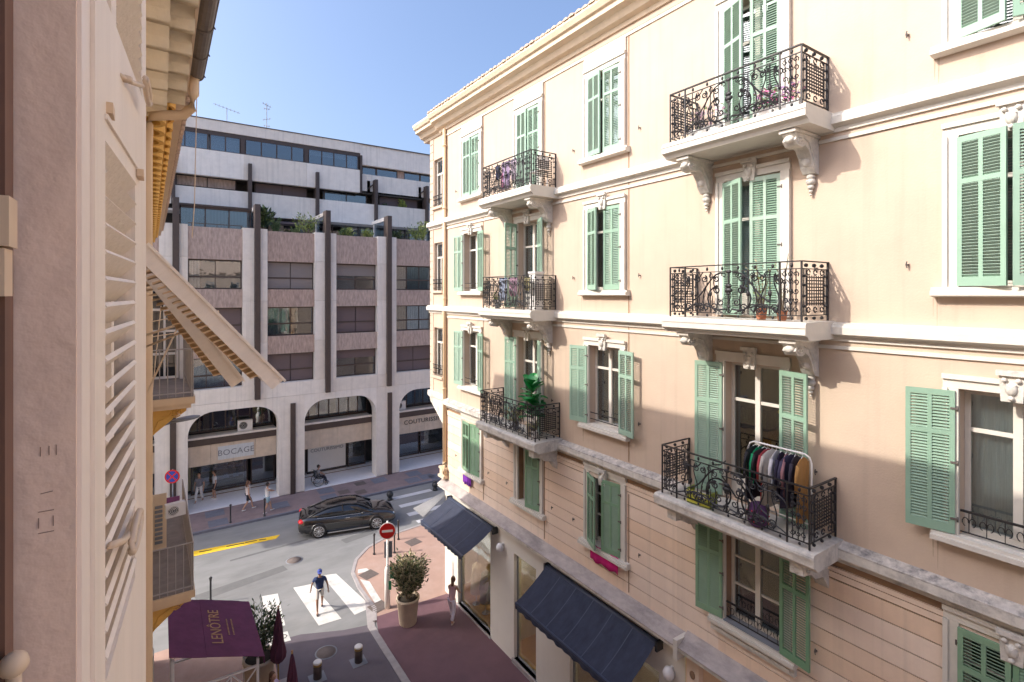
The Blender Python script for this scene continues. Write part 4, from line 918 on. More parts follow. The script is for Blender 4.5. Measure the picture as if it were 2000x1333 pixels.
# ============================================================ foliage helpers
def leaves(n, cen, rad, size, rnd, hollow=.4, flat=.35):
    q = MB()
    for _ in range(n):
        while True:
            p = Vector((rnd.uniform(-1, 1), rnd.uniform(-1, 1), rnd.uniform(-1, 1)))
            if hollow < p.length < 1: break
        p = Vector((cen[0] + p.x * rad[0], cen[1] + p.y * rad[1], cen[2] + p.z * rad[2]))
        d = Vector((rnd.gauss(0, 1), rnd.gauss(0, 1), rnd.gauss(.5, .8))).normalized(); e = d.cross(Vector((rnd.gauss(0, 1), rnd.gauss(0, 1), rnd.gauss(0, 1)))).normalized()
        L = size * rnd.uniform(.6, 1.3); wd = L * flat * .5
        q.add([p, p + d * L * .5 + e * wd, p + d * L, p + d * L * .5 - e * wd], [(0, 1, 2, 3)], rnd.choice([0, 0, 1]) if True else 0)
    return q
def bush(name, label, cat, loc, rad, hgt, size, n, mats, pot=None, group=None, seed=1, stems=7):
    rnd = random.Random(seed); A = thing(name, label, cat, loc, 0, group); z0 = 0
    if pot:
        pr, ph, pm = pot; part('pot', MB().lathe([(pr * .72, 0), (pr * .78, .04), (pr * .98, ph * .9), (pr * 1.06, ph * .92), (pr * 1.06, ph), (pr * .92, ph), (pr * .9, ph - .08)], 0, 0, 20, cap=False), M[pm], A)
        part('soil', MB().lathe([(.001, ph - .09), (pr * .9, ph - .08)], 0, 0, 16, cap=False), M['soil'], A); z0 = ph - .05
    st = MB(); tips = []
    for i in range(stems):
        a = rnd.uniform(0, 6.28); r = rad * rnd.uniform(.3, .95); tip = (r * math.cos(a), r * math.sin(a), z0 + hgt * rnd.uniform(.55, .98)); tips.append(tip)
        b = (r * .15 * math.cos(a), r * .15 * math.sin(a), z0); m_ = (r * .45 * math.cos(a), r * .45 * math.sin(a), z0 + (tip[2] - z0) * .55)
        st.tube([b, m_, tip], .012, 4, r2=.004)
    part('stems', st, M['bark'], A)
    lv = MB()
    for t in tips:
        for k in range(n // stems):
            f = rnd.uniform(.15, 1) ** .7; sp = rad * .30
            p = Vector((t[0] * f + rnd.gauss(0, sp * .6), t[1] * f + rnd.gauss(0, sp * .6), z0 + (t[2] - z0) * f + rnd.gauss(0, sp * .4)))
            if p.z < z0: p.z = z0 + .05
            d = (Vector((p.x, p.y, 0)) * 1.2 + Vector((rnd.gauss(0, .4), rnd.gauss(0, .4), rnd.uniform(.1, 1.1)))).normalized(); e = d.cross(Vector((rnd.gauss(0, 1), rnd.gauss(0, 1), rnd.gauss(0, 1)))).normalized()
            L = size * rnd.uniform(.6, 1.3); wd = L * .16
            lv.add([p, p + d * L * .5 + e * wd, p + d * L, p + d * L * .5 - e * wd], [(0, 1, 2, 3)], rnd.randrange(len(mats)))
    part('foliage', lv, [M[m] for m in mats], A, kind='stuff')
    return A
bush('potted_oleander', 'big pale oleander bush in a tall cream planter beside the no entry sign', 'potted plant', (7.45, 17.75, .06), .60, 1.45, .15, 5600, ['leaf_g', 'leaf_p', 'leaf_p', 'leaf_d'], (.40, .95, 'pot'), 'large street planters', 3, 26)
bush('potted_olive', 'dark olive shrub in a cream planter beside the purple terrace awning', 'potted plant', (2.5, 17.4, .05), .6, 1.6, .13, 1500, ['leaf_g', 'leaf_d', 'leaf_d'], (.45, .95, 'pot'), 'large street planters', 5, 20)
# terrace plants on the office building
for i, (x, y, r, h, sz, m, l) in enumerate([(5.1, 33.9, .35, 1.5, .4, ['leaf_g', 'leaf_d'], 'spiky yucca on the brown terrace just right of the first tall fin'), (6.0, 35.5, .3, 1.3, .2, ['leaf_g'], 'slim shrub on the terrace behind the spiky yucca'),
        (7.5, 33.75, .75, 1.4, .2, ['leaf_y', 'leaf_g'], 'loose yellow green shrub against the second tall fin'), (9.9, 33.9, .6, .65, .2, ['leaf_g', 'leaf_y'], 'low green shrub just right of the second tall fin'), (11.3, 33.8, .55, .6, .18, ['leaf_y', 'leaf_y', 'leaf_g'], 'yellow green shrub left of the third tall fin'),
        (13.4, 33.9, .45, .7, .2, ['leaf_g', 'leaf_d'], 'dark green shrub just right of the third tall fin'), (14.9, 33.8, .7, 1.2, .2, ['leaf_y', 'leaf_g'], 'bright shrub by the cream building corner on the brown terrace'), (15.6, 34.4, .4, 1.6, .2, ['leaf_y'], 'tall yellow green shrub nearest the cream building on the terrace'),
        (13.6, 36.6, .35, .6, .2, ['leaf_d', 'leaf_g'], 'round dark shrub on the upper terrace'), (14.9, 36.6, .3, 1.9, .25, ['leaf_y'], 'thin palm like plant on the upper terrace'), (7.0, 34.8, .3, .6, .15, ['leaf_g'], 'small green plant before the beige terrace door')]):
    z = 15.6 if i not in (8, 9) else 17.9
    if i == 9: z = 17.4
    bush('terrace_shrub', l, 'shrub', (x, y, z), r, h, sz, 360, m, None, 'shrubs on the office terraces', 10 + i, 9)

# ============================================================ street furniture
def post(x, y, h=.95, z=0.0, label='', r=.035, g='black street posts'):
    A = thing('bollard', label, 'bollard', (x, y, z), 0, g)
    part('shaft', MB().lathe([(.06, 0), (.06, .05), (r, .08), (r, h - .14), (r * 1.2, h - .13), (r * 1.2, h - .10), (r, h - .09)], 0, 0, 10), M['black_post'], A)
    part('knob', MB().ball((0, 0, h - .04), .062, 10, 8), M['black_post'], A)
for x, y, z, l in [(3.03, 30.62, .1, 'thin black bollard at the kerb left of the two women on the far pavement'), (4.63, 30.5, .1, 'thin black bollard directly before the woman in the pale blue skirt'), (8.13, 23.3, .055, 'thin black bollard at the curved kerb left of the no entry sign'),
        (8.95, 22.9, .055, 'thin black bollard just right of the no entry sign, its shadow on the pink paving'), (9.6, 24.05, .055, 'dark green tinted bollard nearest the front of the black car'), (1.62, 23.3, .05, 'black bollard standing behind the purple terrace awning'), (11.9, 24.3, .055, 'short black bollard half hidden by the corner awning')]:
    post(x, y, label=l, z=z)
for x, y, l in [(11.1, 29.1, 'squat black ball bollard at the left end of the far zebra crossing'), (13.95, 29.0, 'squat black ball bollard at the right end of the far zebra crossing'), (12.6, 24.0, 'squat black ball bollard beyond the corner awning')]:
    A = thing('ball_bollard', l, 'bollard', (x, y, 0), 0, 'black ball bollards')
    part('base', MB().lathe([(.16, 0), (.14, .1), (.08, .16)], 0, 0, 12), M['black_post'], A); part('ball', MB().ball((0, 0, .33), .2, 14, 10), M['black_post'], A)
for x, y, l in [(5.36, 16.86, 'brown retractable bollard with pale cap, the one farther up the side street'), (4.07, 16.86, 'brown retractable bollard with pale cap, the one nearer the plum parasols')]:
    A = thing('retractable_bollard', l, 'bollard', (x, y, 0), 0, 'retractable bollards in the side street')
    part('plate', MB().box(-.24, .24, -.24, .24, 0, .012), M['grey'], A); part('cylinder', MB().lathe([(.125, 0), (.125, .46)], 0, 0, 20), M['bronze'], A)
    part('brass_band', MB().lathe([(.13, .40), (.13, .47)], 0, 0, 20), M['brass'], A); part('cap', MB().lathe([(.128, .47), (.128, .51), (.11, .53), (.001, .535)], 0, 0, 20), M['signwhite'], A)
# no entry sign
A = thing('road_sign', 'round red no entry sign with a white bar on a white pole', 'sign', (7.17, 19.06, .055))
part('pole', MB().lathe([(.11, 0), (.11, 1.45), (.085, 1.55), (.04, 1.6), (.035, 3.3)], 0, 0, 12), M['signwhite'], A)
rt = Matrix.Rotation(R(-22), 4, 'Z')
def disc(r, y0, y1, cz=2.95, n=28, m=rt, dx=0):
    q = MB(); vs = [(dx + r * math.cos(2 * math.pi * i / n), y, cz + r * math.sin(2 * math.pi * i / n)) for y in (y0, y1) for i in range(n)]
    q.add([tuple(m @ Vector(v)) for v in vs], [list(range(n)), list(range(n, 2 * n))[::-1]] + [(i, (i + 1) % n, (i + 1) % n + n, i + n) for i in range(n)]); return q
part('rim', disc(.315, -.07, -.045), M['signwhite'], A); part('disc', disc(.285, -.078, -.071), M['red'], A)
q = MB(); q.obox(rt @ Matrix.Translation((0, -.082, 2.95)), .40, .008, .085); part('bar', q, M['signwhite'], A)
q = MB(); q.obox(rt @ Matrix.Translation((.03, .03, 2.2)), .30, .02, .62); part('back_plate', q, M['grey'], A)
q = MB(); q.obox(rt @ Matrix.Translation((.16, -.03, 1.35)), .16, .01, .5); q.obox(rt @ Matrix.Translation((.10, -.115, .9)), .1, .01, .34); part('green_sticker', q, M['signgreen'], A)
A = thing('parking_sign', 'round no stopping sign, blue with red rim, on a pole behind the left balcony', 'sign', (.52, 31.2, .1))
part('pole', MB().tube([(0, 0, 0), (0, 0, 3.1)], .035), M['grey'], A)
part('rim', disc(.34, -.07, -.05, 2.75), M['red'], A); part('disc', disc(.27, -.078, -.071, 2.75), M['blue'], A)
for an in (45, -45): q = MB(); q.obox(rt @ Matrix.Translation((0, -.082, 2.75)) @ Matrix.Rotation(R(an), 4, 'Y'), .56, .006, .06); part('bar', q, M['red'], A)
A = thing('poster_board', 'plum coloured poster board standing under the round no stopping sign', 'board', (.35, 30.6, .1))
part('panel', MB().box(-.45, .45, -.03, .03, .1, 1.9), M['purple'], A); part('foot', MB().box(-.4, .4, -.2, .2, 0, .1), M['grey'], A)

# purple terrace awning with white truss
A = thing('terrace_awning', 'plum terrace awning with gold letters on a white metal frame', 'awning', (0, 16.2, 0), world=True)
q = MB(); n = 8; y0, y1 = 14.78, 17.68
for i in range(n):
    t0, t1 = i / n, (i + 1) / n; X0, X1 = .17 + 2.07 * t0, .17 + 2.07 * t1; q.quad((X0, y0, 3.36 - .76 * t0), (X1, y0, 3.36 - .76 * t1), (X1, y1, 3.36 - .76 * t1), (X0, y1, 3.36 - .76 * t0))
f_ = part('fabric', q, M['purple'], A); md = f_.modifiers.new('t', 'SOLIDIFY'); md.thickness = .01
part('valance', MB().box(2.23, 2.25, y0, y1, 2.42, 2.6), M['purple'], A)
tl = math.atan2(-.82, 2.24)
mt = Matrix.Translation((1.25, 16.2, 2.985)) @ Matrix.Rotation(-tl, 4, 'Y')
for s_, sz, dx in (('LENÔTRE', .40, 0), ('TRAITEUR', .001, 0)):
    if sz > .01: text('lettering', s_, sz, M['gold'], A, mt @ Matrix.Rotation(R(90), 4, 'Z'), .004)
for dx in (.30, .42):   # two rows of tiny illegible print under the name
    q = MB()
    for i in range(12 if dx < .5 else 10): q.obox(mt @ Matrix.Translation((dx, -.42 + i * .07, .004)), .035, .04, .004)
    part('small_print', q, M['gold'], A, kind='stuff')
for y in (y0 + .12, y1 - .12):
    q = MB(); q.beam((2.1, y, 0.05), (2.1, y, 2.55), .06, .06); q.beam((.25, y, 0.05), (.25, y, 3.2), .06, .06); q.beam((.25, y, 2.35), (2.1, y, 2.35), .05, .05); q.beam((.25, y, 1.55), (2.1, y, 1.55), .05, .05)
    for a, b in ((.25, .87), (.87, 1.49), (1.49, 2.1)):
        q.beam((a, y, 1.57), (b, y, 2.33), .03, .03); q.beam((a, y + .035, 2.33), (b, y + .035, 1.57), .03, .03)
    for x in (.87, 1.49): q.beam((x, y, 1.57), (x, y, 2.33), .03, .03)
    part('frame', q, M['whitemetal'], A)
# closed parasols
for x, y, h, l in [(2.95, 16.95, 2.55, 'closed plum parasol in front of the olive planter'), (2.9, 14.7, 2.5, 'closed plum parasol nearest the camera by the brown bollard')]:
    A = thing('closed_parasol', l, 'parasol', (x, y, .05), 0, 'closed plum parasols')
    part('pole', MB().tube([(0, 0, 0), (0, 0, h - .02)], .022, 8), M['curtain_gold'], A)
    q = MB(); n = 16; pr = [(.10, .85), (.19, 1.0), (.20, 1.15), (.13, 1.5), (.10, 1.9), (.05, 2.3), (.015, 2.48)]; vs = []
    for r, z in pr: vs += [((r * (1 + .22 * (j % 2))) * math.cos(2 * math.pi * j / n + z * .6), (r * (1 + .22 * (j % 2))) * math.sin(2 * math.pi * j / n + z * .6), z * (h / 2.55)) for j in range(n)]
    q.add(vs, [(i * n + j, i * n + (j + 1) % n, (i + 1) * n + (j + 1) % n, (i + 1) * n + j) for i in range(len(pr) - 1) for j in range(n)]); part('cover', q, M['plum'], A)
    part('finial', MB().ball((0, 0, h - .03), .03, 8, 6), M['gold'], A); part('base', MB().box(-.3, .3, -.3, .3, 0, .08), M['stone_strip'], A)
# cafe chair under the seated woman
A = thing('cafe_chair', 'dark cafe chair under the seated woman in lilac', 'chair', (2.62, 15.95, .05), R(-30))
part('seat', MB().box(-.22, .22, -.22, .22, .43, .46), M['plum'], A); part('backrest', MB().box(-.21, .21, -.24, -.2, .5, .85), M['plum'], A)
for sx in (-1, 1):
    for sy in (-1, 1): part('leg', MB().box(sx * .19 - .015, sx * .19 + .015, sy * .2 - .015, sy * .2 + .015, 0, .43), M['black_post'], A)

# ============================================================ LEFT: our own facade (plane x = -0.12), window we look out of
H_ = thing('townhouse', 'cream townhouse on the left edge with open window, louvred shutters and tiled eaves', 'building', (-.12, 2, 0), world=True)
def hb(name, m, x0, x1, y0, y1, z0, z1, par=None, **kw):
    if par is None: return part(name, MB().box(x0, x1, y0, y1, z0, z1), m, H_, **kw)
    return part(name, MB().box(x0, x1, y0, y1, z0, z1), m, par, (0, 0, 0), **kw)
hb('wall', M['leftwall'], -.45, -.12, .92, 5.9, 0, 14.0); hb('wall', M['leftwall'], -.45, -.12, -12, -2.6, 0, 14.0)
hb('wall', M['leftwall'], -.45, -.12, -2.6, .92, 0, 10.85); hb('wall', M['leftwall'], -.45, -.12, -2.6, .92, 13.7, 14.0)
hb('room_wall', M['leftwall'], -6, -5.9, -3, 3, 10, 14); hb('room_floor', M['wood_floor'], -6, -.45, -3, 3, 10.1, 10.2); hb('room_ceiling', M['white'], -6, -.45, -3, 3, 13.6, 13.7)
hb('room_wall', M['leftwall'], -6, -.45, 1.3, 1.4, 10.2, 13.6); hb('room_wall', M['leftwall'], -6, -.45, -2.6, -2.5, 10.2, 13.6)
hb('unseen_shadow_storey', M['leftwall'], -9, -1.2, -12, 5.9, 13.9, 18.12); hb('rear_block', M['leftwall'], -9, -6.1, -12, 5.9, 0, 13.9)  # upper storey is out of view, added to shade the facade opposite
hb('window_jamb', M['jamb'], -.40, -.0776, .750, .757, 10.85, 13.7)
hb('jamb_lit_side', M['jamb_lit'], -.40, -.0776, .757, .889, 10.85, 13.7)  # lit side of the one post, split off to carry the paler colour
hb('jamb_bead', M['jamb_lit'], -.0785, -.0735, .757, .772, 10.85, 13.7)
# chips and scratches cut in the thick paint of the jamb
rn = random.Random(4); q = MB()
for u0, v0, L, an in [(-.107, 11.83, .010, 1.57), (-.100, 11.83, .010, 1.57), (-.094, 11.83, .011, 1.57), (-.102, 11.785, .010, .1), (-.1025, 11.765, .013, 0), (-.1025, 11.742, .013, 0), (-.1085, 11.753, .011, 1.57), (-.0965, 11.753, .011, 1.57)]:
    q.obox(Matrix.Translation((u0, .7497, v0)) @ Matrix.Rotation(-an, 4, 'Y'), L, .0010, .0008)
part('paint_mark', q, cloth('paint crevice', (.36, .25, .20)), H_, kind='stuff')
cs = hb('casement', M['casement'], -.55, -.126, .700, .735, 10.87, 13.6)
hb('lock_case', M['hardware'], -.19, -.117, .665, .70, 12.045, 12.092, cs); hb('lock_case', M['hardware'], -.19, -.1205, .668, .70, 11.998, 12.043, cs)
q = MB(); q.tube([(-.118, .69, 10.9), (-.118, .69, 11.63)], .006, 8); q.ball((-.118, .69, 11.64), .012, 10, 8); part('bolt_rod', q, M['hardware'], cs, (0, 0, 0))
# folded-back shutter leaf 1
def louvred_leaf(p0, p1, zb0, zt0, near, far, rails, pitch, thick=.034, name='shutter', label=None):
    p0, p1 = Vector((p0[0], p0[1], 0)), Vector((p1[0], p1[1], 0)); L = (p1 - p0).length; an = math.atan2(p1.y - p0.y, p1.x - p0.x)
    o = bpy.data.objects.new(name, None)
    q = MB(); q.box(0, near, 0, thick, zb0, zt0); q.box(L - far, L, 0, thick, zb0, zt0)
    for a, b in rails: q.box(near, L - far, 0, thick, a, b)
    me = q.mesh(name, M['oldwood'])
    o = link(name, me, H_, p0 - Vector(H_['world']), (0, 0, an))
    for a, b in rails: part('bead', MB().box(near - .006, L - far + .006, -.004, 0, a + .03, a + .038), M['oldwood'], o, (0, 0, 0))
    s = MB(); s.prism([(-.003, .015), (.002, .021), (.037, -.013), (.032, -.019)], 'x', near + .0005, L - far - .0005); sm = s.mesh('slat', M['oldwood'])
    rr = sorted(rails)
    for (a, b), (c, d) in zip(rr, rr[1:]):
        n = int((c - b) / pitch)
        for i in range(n):
            sl_ = link('slat', sm, o, (0, 0, b + (i + .5) * (c - b) / n)); sl_.rotation_euler = (random.uniform(-.04, .04), 0, 0)
    return o
s1 = louvred_leaf((-.0723, .889), (-.0275, 1.48), 10.6, 12.435, .075, .19, [(10.6, 11.43), (12.225, 12.435)], .0397, label='near louvred shutter leaf folded back')
s2 = louvred_leaf((-.10, 1.62), (-.041, 2.2), 11.0, 13.6, .06, .10, [(11.0, 11.3), (13.45, 13.6)], .043)
q = MB(); q.tube([(-.060, 1.10, 12.372), (-.045, 1.14, 12.376), (-.028, 1.20, 12.392)], .0045, 6)
q.tube([(-.021 + .003 * math.cos(t), 1.27 + .065 * math.cos(t), 12.405 + .016 * math.sin(t)) for t in [j * math.pi / 8 for j in range(16)]], .005, 6, closed=True)
q.lathe([(.002, -.006), (.010, -.004), (.010, .004), (.002, .006)], -.05, 1.13, 8, cz=12.376); part('shutter_ring', q, M['hardware'], H_)
q = MB(); q.tube([(-.060, .965, 11.63), (-.05, 1.05, 11.60), (-.035, 1.16, 11.58)], .006, 6)
q.tube([(-.035 + .004 * math.cos(t), 1.14 + .08 * math.cos(t), 11.58 + .02 * math.sin(t)) for t in [j * math.pi / 8 for j in range(16)]], .006, 6, closed=True)
part('shutter_ring', q, M['hardware'], H_)
q = MB(); q.box(-.071, -.058, .97, 1.01, 12.268, 12.284); part('peg', q, M['ochre_pipe'], H_)
q = MB(); q.box(-.040, -.028, 1.30, 1.35, 12.24, 12.255); part('peg', q, M['ochre_pipe'], H_)
# propped out louvred flaps
def flap(y0, y1, hinge, end, label=None):
    hx, hz = hinge; ex, ez = end; d = Vector((ex - hx, 0, ez - hz)); L = d.length; an = math.atan2(d.z, d.x)
    q = MB(); t = .075
    q.box(0, L, 0, .05, -t, 0); q.box(0, L, y1 - y0 - .05, y1 - y0, -t, 0); q.box(0, .05, .05, y1 - y0 - .05, -t + .01, -.01); q.box(L - .07, L, .05, y1 - y0 - .05, -t + .01, -.01)
    q.box(0, L + .01, -.012, .062, 0, .014)
    o = part('shutter_flap', q, M['oldwood'], H_, Vector((hx, y0, hz)) - Vector(H_['world'])); o.rotation_euler = (0, -an, 0)
    s = MB(); s.prism([(-.03, -.112), (-.022, -.116), (.016, -.012), (.008, -.008)], 'y', .05, y1 - y0 - .05)
    # prism on 'y' uses (x,z)
    sm = s.mesh('slat', M['ochre_pipe'])
    n = int((L - .14) / .036)
    for i in range(n): link('slat', sm, o, (.07 + (i + .5) * (L - .15) / n, 0, 0))
    return o
flap(3.30, 3.72, (-.06, 12.26), (.60, 11.49)); flap(3.86, 4.62, (-.06, 12.20), (.452, 11.425))
for a, b, rr in (((-.1, 4.9, 11.68), (.40, 4.9, 11.86), .010), ((-.1, 4.9, 11.2), (.14, 4.9, 11.8), .007), ((-.1, 4.5, 11.62), (.2, 4.5, 11.75), .008)): part('stay_rod', MB().tube([a, b], rr, 6), M['hardware'], H_)
# eaves: three stepped rows of curved tiles
def eave_tile_mesh(r, L, col):
    q = MB(); n = 8
    for rr, flip in ((r, 0), (r - .018, 1)):
        pass
    vs = []
    for x in (0, L):
        for rr in (r, r - .02): vs += [(x, rr * math.cos(math.pi * i / n), rr * 1.0 * math.sin(math.pi * i / n)) for i in range(n + 1)]
    m_ = n + 1; fs = []
    for i in range(n):
        fs += [(i, i + 1, 2 * m_ + i + 1, 2 * m_ + i), (m_ + i, m_ + i + 1, 3 * m_ + i + 1, 3 * m_ + i), (i, i + 1, m_ + i + 1, m_ + i), (2 * m_ + i, 2 * m_ + i + 1, 3 * m_ + i + 1, 3 * m_ + i)]
    q.add(vs, fs, 0, False); return q.mesh('eave_tile', col)
tm = eave_tile_mesh(.20, .18, M['eave'])
for k in range(2):
    hb('eave_course', M['eave'], -.12, .0 + .15 * k, 1.0, 5.9, 13.82 + .16 * k - .0, 13.86 + .16 * k)
    for i in range(12):
        link('eave_tile', tm, H_, Vector((-.13 + .15 * k, 1.1 + .42 * i, 13.66 + .16 * k)) - Vector(H_['world']))
hb('eave_board', M['eave'], -.12, .21, 1.0, 5.9, 14.02, 14.06); hb('eave_fascia', M['hardware'], .195, .215, 1.0, 5.86, 13.90, 14.06)
q = MB(); q.prism([(.22, 14.08), (.22, 14.12), (-1.2, 14.8), (-1.2, 14.7)], 'y', -12, 5.9); part('roof', q, M['tile'], H_)
gt = MB(); n = 8
for i in range(n):
    a0, a1 = math.pi + math.pi * i / n, math.pi + math.pi * (i + 1) / n
    gt.quad((.275 + .062 * math.cos(a0), .8, 14.06 + .062 * math.sin(a0)), (.275 + .062 * math.cos(a1), .8, 14.06 + .062 * math.sin(a1)), (.275 + .062 * math.cos(a1), 5.72, 14.06 + .062 * math.sin(a1)), (.275 + .062 * math.cos(a0), 5.72, 14.06 + .062 * math.sin(a0)))
gt.tube([(.338, .8, 14.06), (.338, 5.72, 14.06)], .008, 5)
gu = part('gutter', gt, M['darkgrey'], H_)
for y in (2.0, 2.8, 3.4, 4.0, 4.6, 5.15, 5.68):
    q = MB(); q.tube([(.275 + .066 * math.cos(math.pi + math.pi * i / 8), y, 14.06 + .066 * math.sin(math.pi + math.pi * i / 8)) for i in range(9)], .007, 4); q.tube([(.34, y, 14.06), (.352, y, 14.04)], .006, 4); part('gutter_joint', q, M['darkgrey'], gu, (0, 0, 0))
q = MB(); q.tube([(.26, 5.66, 14.02), (.26, 5.68, 13.86), (.24, 5.72, 13.74), (.18, 5.76, 13.68), (.02, 5.8, 13.655), (-.07, 5.8, 13.63), (-.095, 5.8, 13.55), (-.10, 5.8, 13.3), (-.10, 5.8, .3)], .045, 10); part('downpipe', q, M['ochre_pipe'], H_)
q = MB(); q.tube([(.30, 6.0, 14.0), (.28, 6.0, 12.9), (.26, 6.0, 12.55)], .004, 4); tag(part('hanging_cable', q, M['hardware'], None), 'thin pale cable hanging straight down from the end of the dark gutter', 'cable')

# ochre-eaved neighbour, facade turned a little away
O = thing('neighbour_house', 'cream house further along on the left with ochre tiled eaves and two iron balconies', 'building', (-.12, 5.95, 0), .0133)
def ob(name, m, x0, x1, y0, y1, z0, z1, par=None, **kw): return part(name, MB().box(x0, x1, y0, y1, z0, z1), m, par or O, (0, 0, 0), **kw)
cr = mat('yellow cream wall', (.80, .66, .45), .9, .08, 2, streak=.2)
ob('wall', cr, -8, 0, 0, 14.65, 0, 14.0); part('unseen_shadow_storey', MB().prism([(0, 13.9), (14.5, 13.9), (13.3, 18.1), (0, 18.1)], 'x', -9, -1.1), M['leftwall'], O, (0, 0, 0))  # upper block is unseen, added and shaped for its shadow across the street
tm2 = eave_tile_mesh(.20, .13, M['ochre'])
for k in range(0):
    ob('eave_course', M['ochre'], 0, .085 * (k + 1) - .03, .0, 14.75, 13.66 + .14 * k, 13.69 + .14 * k)
q = MB(); n = 10
for r0, r1, za, zb_ in ((.17, .125, -.13, .02),):
    ang = [-math.pi / 2 + math.pi * i / n for i in range(n + 1)]
    for i in range(n):
        a, b = ang[i], ang[i + 1]; P4 = [(rr * math.cos(t), rr * 1.1 * math.sin(t)) for rr in (r0, r1) for t in (a, b)]
        q.add([(x, y, z) for z in (za, zb_) for x, y in P4], [(0, 1, 3, 2), (4, 6, 7, 5), (0, 4, 5, 1), (2, 3, 7, 6)])
me_c = q.mesh('eave_tile', M['ochre'])
for i in range(37):
    link('eave_tile', me_c, O, (.0, .2 + .392 * i, 13.80)); c2 = link('eave_tile', me_c, O, (.145, .2 + .392 * i, 13.93)); c2.scale = (.62, .8, .8)
ob('eave_cove', M['ochre'], 0, .19, 0, 14.75, 13.80, 13.86)
ob('eave_board', M['ochre'], 0, .30, 0, 14.8, 13.98, 14.02); ob('eave_fascia', M['hardware'], .25, .33, -.02, 14.82, 13.93, 14.05)
q = MB(); q.prism([(.36, 14.08), (.36, 14.12), (-1.1, 14.8), (-1.1, 14.7)], 'y', 0, 14.8); part('roof', q, M['tile'], O, (0, 0, 0))
et = eave_tile_mesh(.10, .30, M['tile'])
for i in range(65): link('roof_tile', et, O, (.10, .1 + .225 * i, 14.07))
def left_balcony(z, y0, y1, D, label, bars=True):
    q = MB(); q.box(0, D, y0, y1, z - .12, z); q.box(0, D - .06, y0 + .05, y1 - .05, z - .2, z - .12); b = part('balcony', q, M['ochre_pipe'], O, (0, 0, 0))
    ob('floor', M['leftgrey'], .01, D - .03, y0 + .04, y1 - .04, z + .001, z + .012, b)
    q = MB(); h = .85
    for a, c in (((0, y0 + .03, z + h), (D - .03, y0 + .03, z + h)), ((D - .03, y0 + .03, z + h), (D - .03, y1 - .03, z + h)), ((0, y0 + .03, z + .08), (D - .03, y0 + .03, z + .08)), ((D - .03, y0 + .03, z + .08), (D - .03, y1 - .03, z + .08))): q.tube([a, c], .013, 5)
    for i in range(6): x = D * (i + .5) / 6; q.tube([(x, y0 + .03, z + .01), (x, y0 + .03, z + h)], .008, 4)
    for i in range(26): y = y0 + .03 + (y1 - y0 - .06) * i / 25; q.tube([(D - .03, y, z + .01), (D - .03, y, z + h)], .008, 4)
    part('railing', q, cloth('weathered rail paint', (.40, .36, .34)), b, (0, 0, 0))
    for y in (y0 + .35, y1 - .35):
        q = MB(); q.prism([(0, z - .2), (D - .12, z - .2), (D - .12, z - .28), (D - .2, z - .34), (D - .26, z - .30), (D - .34, z - .42), (.12, z - .62), (0, z - .75)], 'y', y - .09, y + .09)
        for s in (-1, 1):
            for rr in (.08, .05, .025): q.tube([(D - .28 + rr * math.cos(t), y + s * .095, z - .3 + rr * math.sin(t)) for t in [j * .785 for j in range(8)]], .012, 4, closed=True)
            q.tube([(D - .36, y + s * .095, z - .33), (.16, y + s * .095, z - .42), (.08, y + s * .095, z - .62)], .014, 4)
        part('corbel', q, M['ochre'], b, (0, 0, 0))
    return b
left_balcony(10.18, 4.85, 8.6, .70, ''); left_balcony(6.74, 4.85, 8.7, .70, '')
# open french door leaf on the upper balcony, louvred door below
q = MB(); y = 7.2
for x in (.04, .27, .50): q.box(x, x + .04, y, y + .04, 10.22, 12.1)
for z in (10.22, 10.72, 11.2, 11.65, 12.06): q.box(.04, .54, y + .002, y + .038, z, z + .05)
dl = part('door', q, M['whitemetal'], O, (0, 0, 0)); part('pane', MB().box(.06, .52, y + .015, y + .02, 10.25, 12.08), M['carglass'], dl, (0, 0, 0)); part('post', MB().box(.56, .62, y - .04, y + .1, 10.2, 11.25), M['whitemetal'], O, (0, 0, 0))
q = MB(); q.box(.05, .32, 6.9, 6.94, 6.76, 7.9); dl = part('door', q, M['hardware'], O, (0, 0, 0))
for i in range(9): part('slat', MB().box(.12, .25, 6.87, 6.9, 6.9 + i * .09, 6.95 + i * .09), M['grey'], dl, (0, 0, 0))
aircon((.25, 11.9, 7.72), R(10), 'white air conditioner on the lower left balcony', .42)
ob('shopfront_column', M['white'], .0, .12, 9.4, 9.75, 0, 3.2)
q = MB(); q.tube([(.03, 4.4, 14), (.03, 4.4, 0)], .03, 6); part('wall_pipe', q, M['grey'], O, (0, 0, 0))
for a, c in (((.0, 5.3, 11.5), (.62, 5.3, 11.62)), ((.0, 5.0, 11.25), (.66, 5.0, 11.35)), ((.02, 4.95, 9.7), (.2, 5.0, 11.8)), ((.0, 5.8, 11.95), (.5, 5.8, 12.05))): part('drying_rail', MB().tube([a, c], .009, 5), M['hardware'], O, (0, 0, 0))
A = thing('street_lamp', 'grey flat lamp head on a wall arm below the upper left balcony', 'lamp', (.02, 14.0, 9.1), .0)
part('arm', MB().tube([(-.2, 0, -.1), (.2, 0, .02)], .03, 6), M['grey'], A)
q = MB(); q.lathe([(.02, -.03), (.13, -.02), (.14, .02), (.08, .05), (.01, .055)], 0, 0, 14); hd = part('lamp_head', q, M['grey'], A); hd.scale = (2.1, 1, 1); hd.location = (.46, 0, .05); hd.rotation_euler = (0, R(-6), 0)

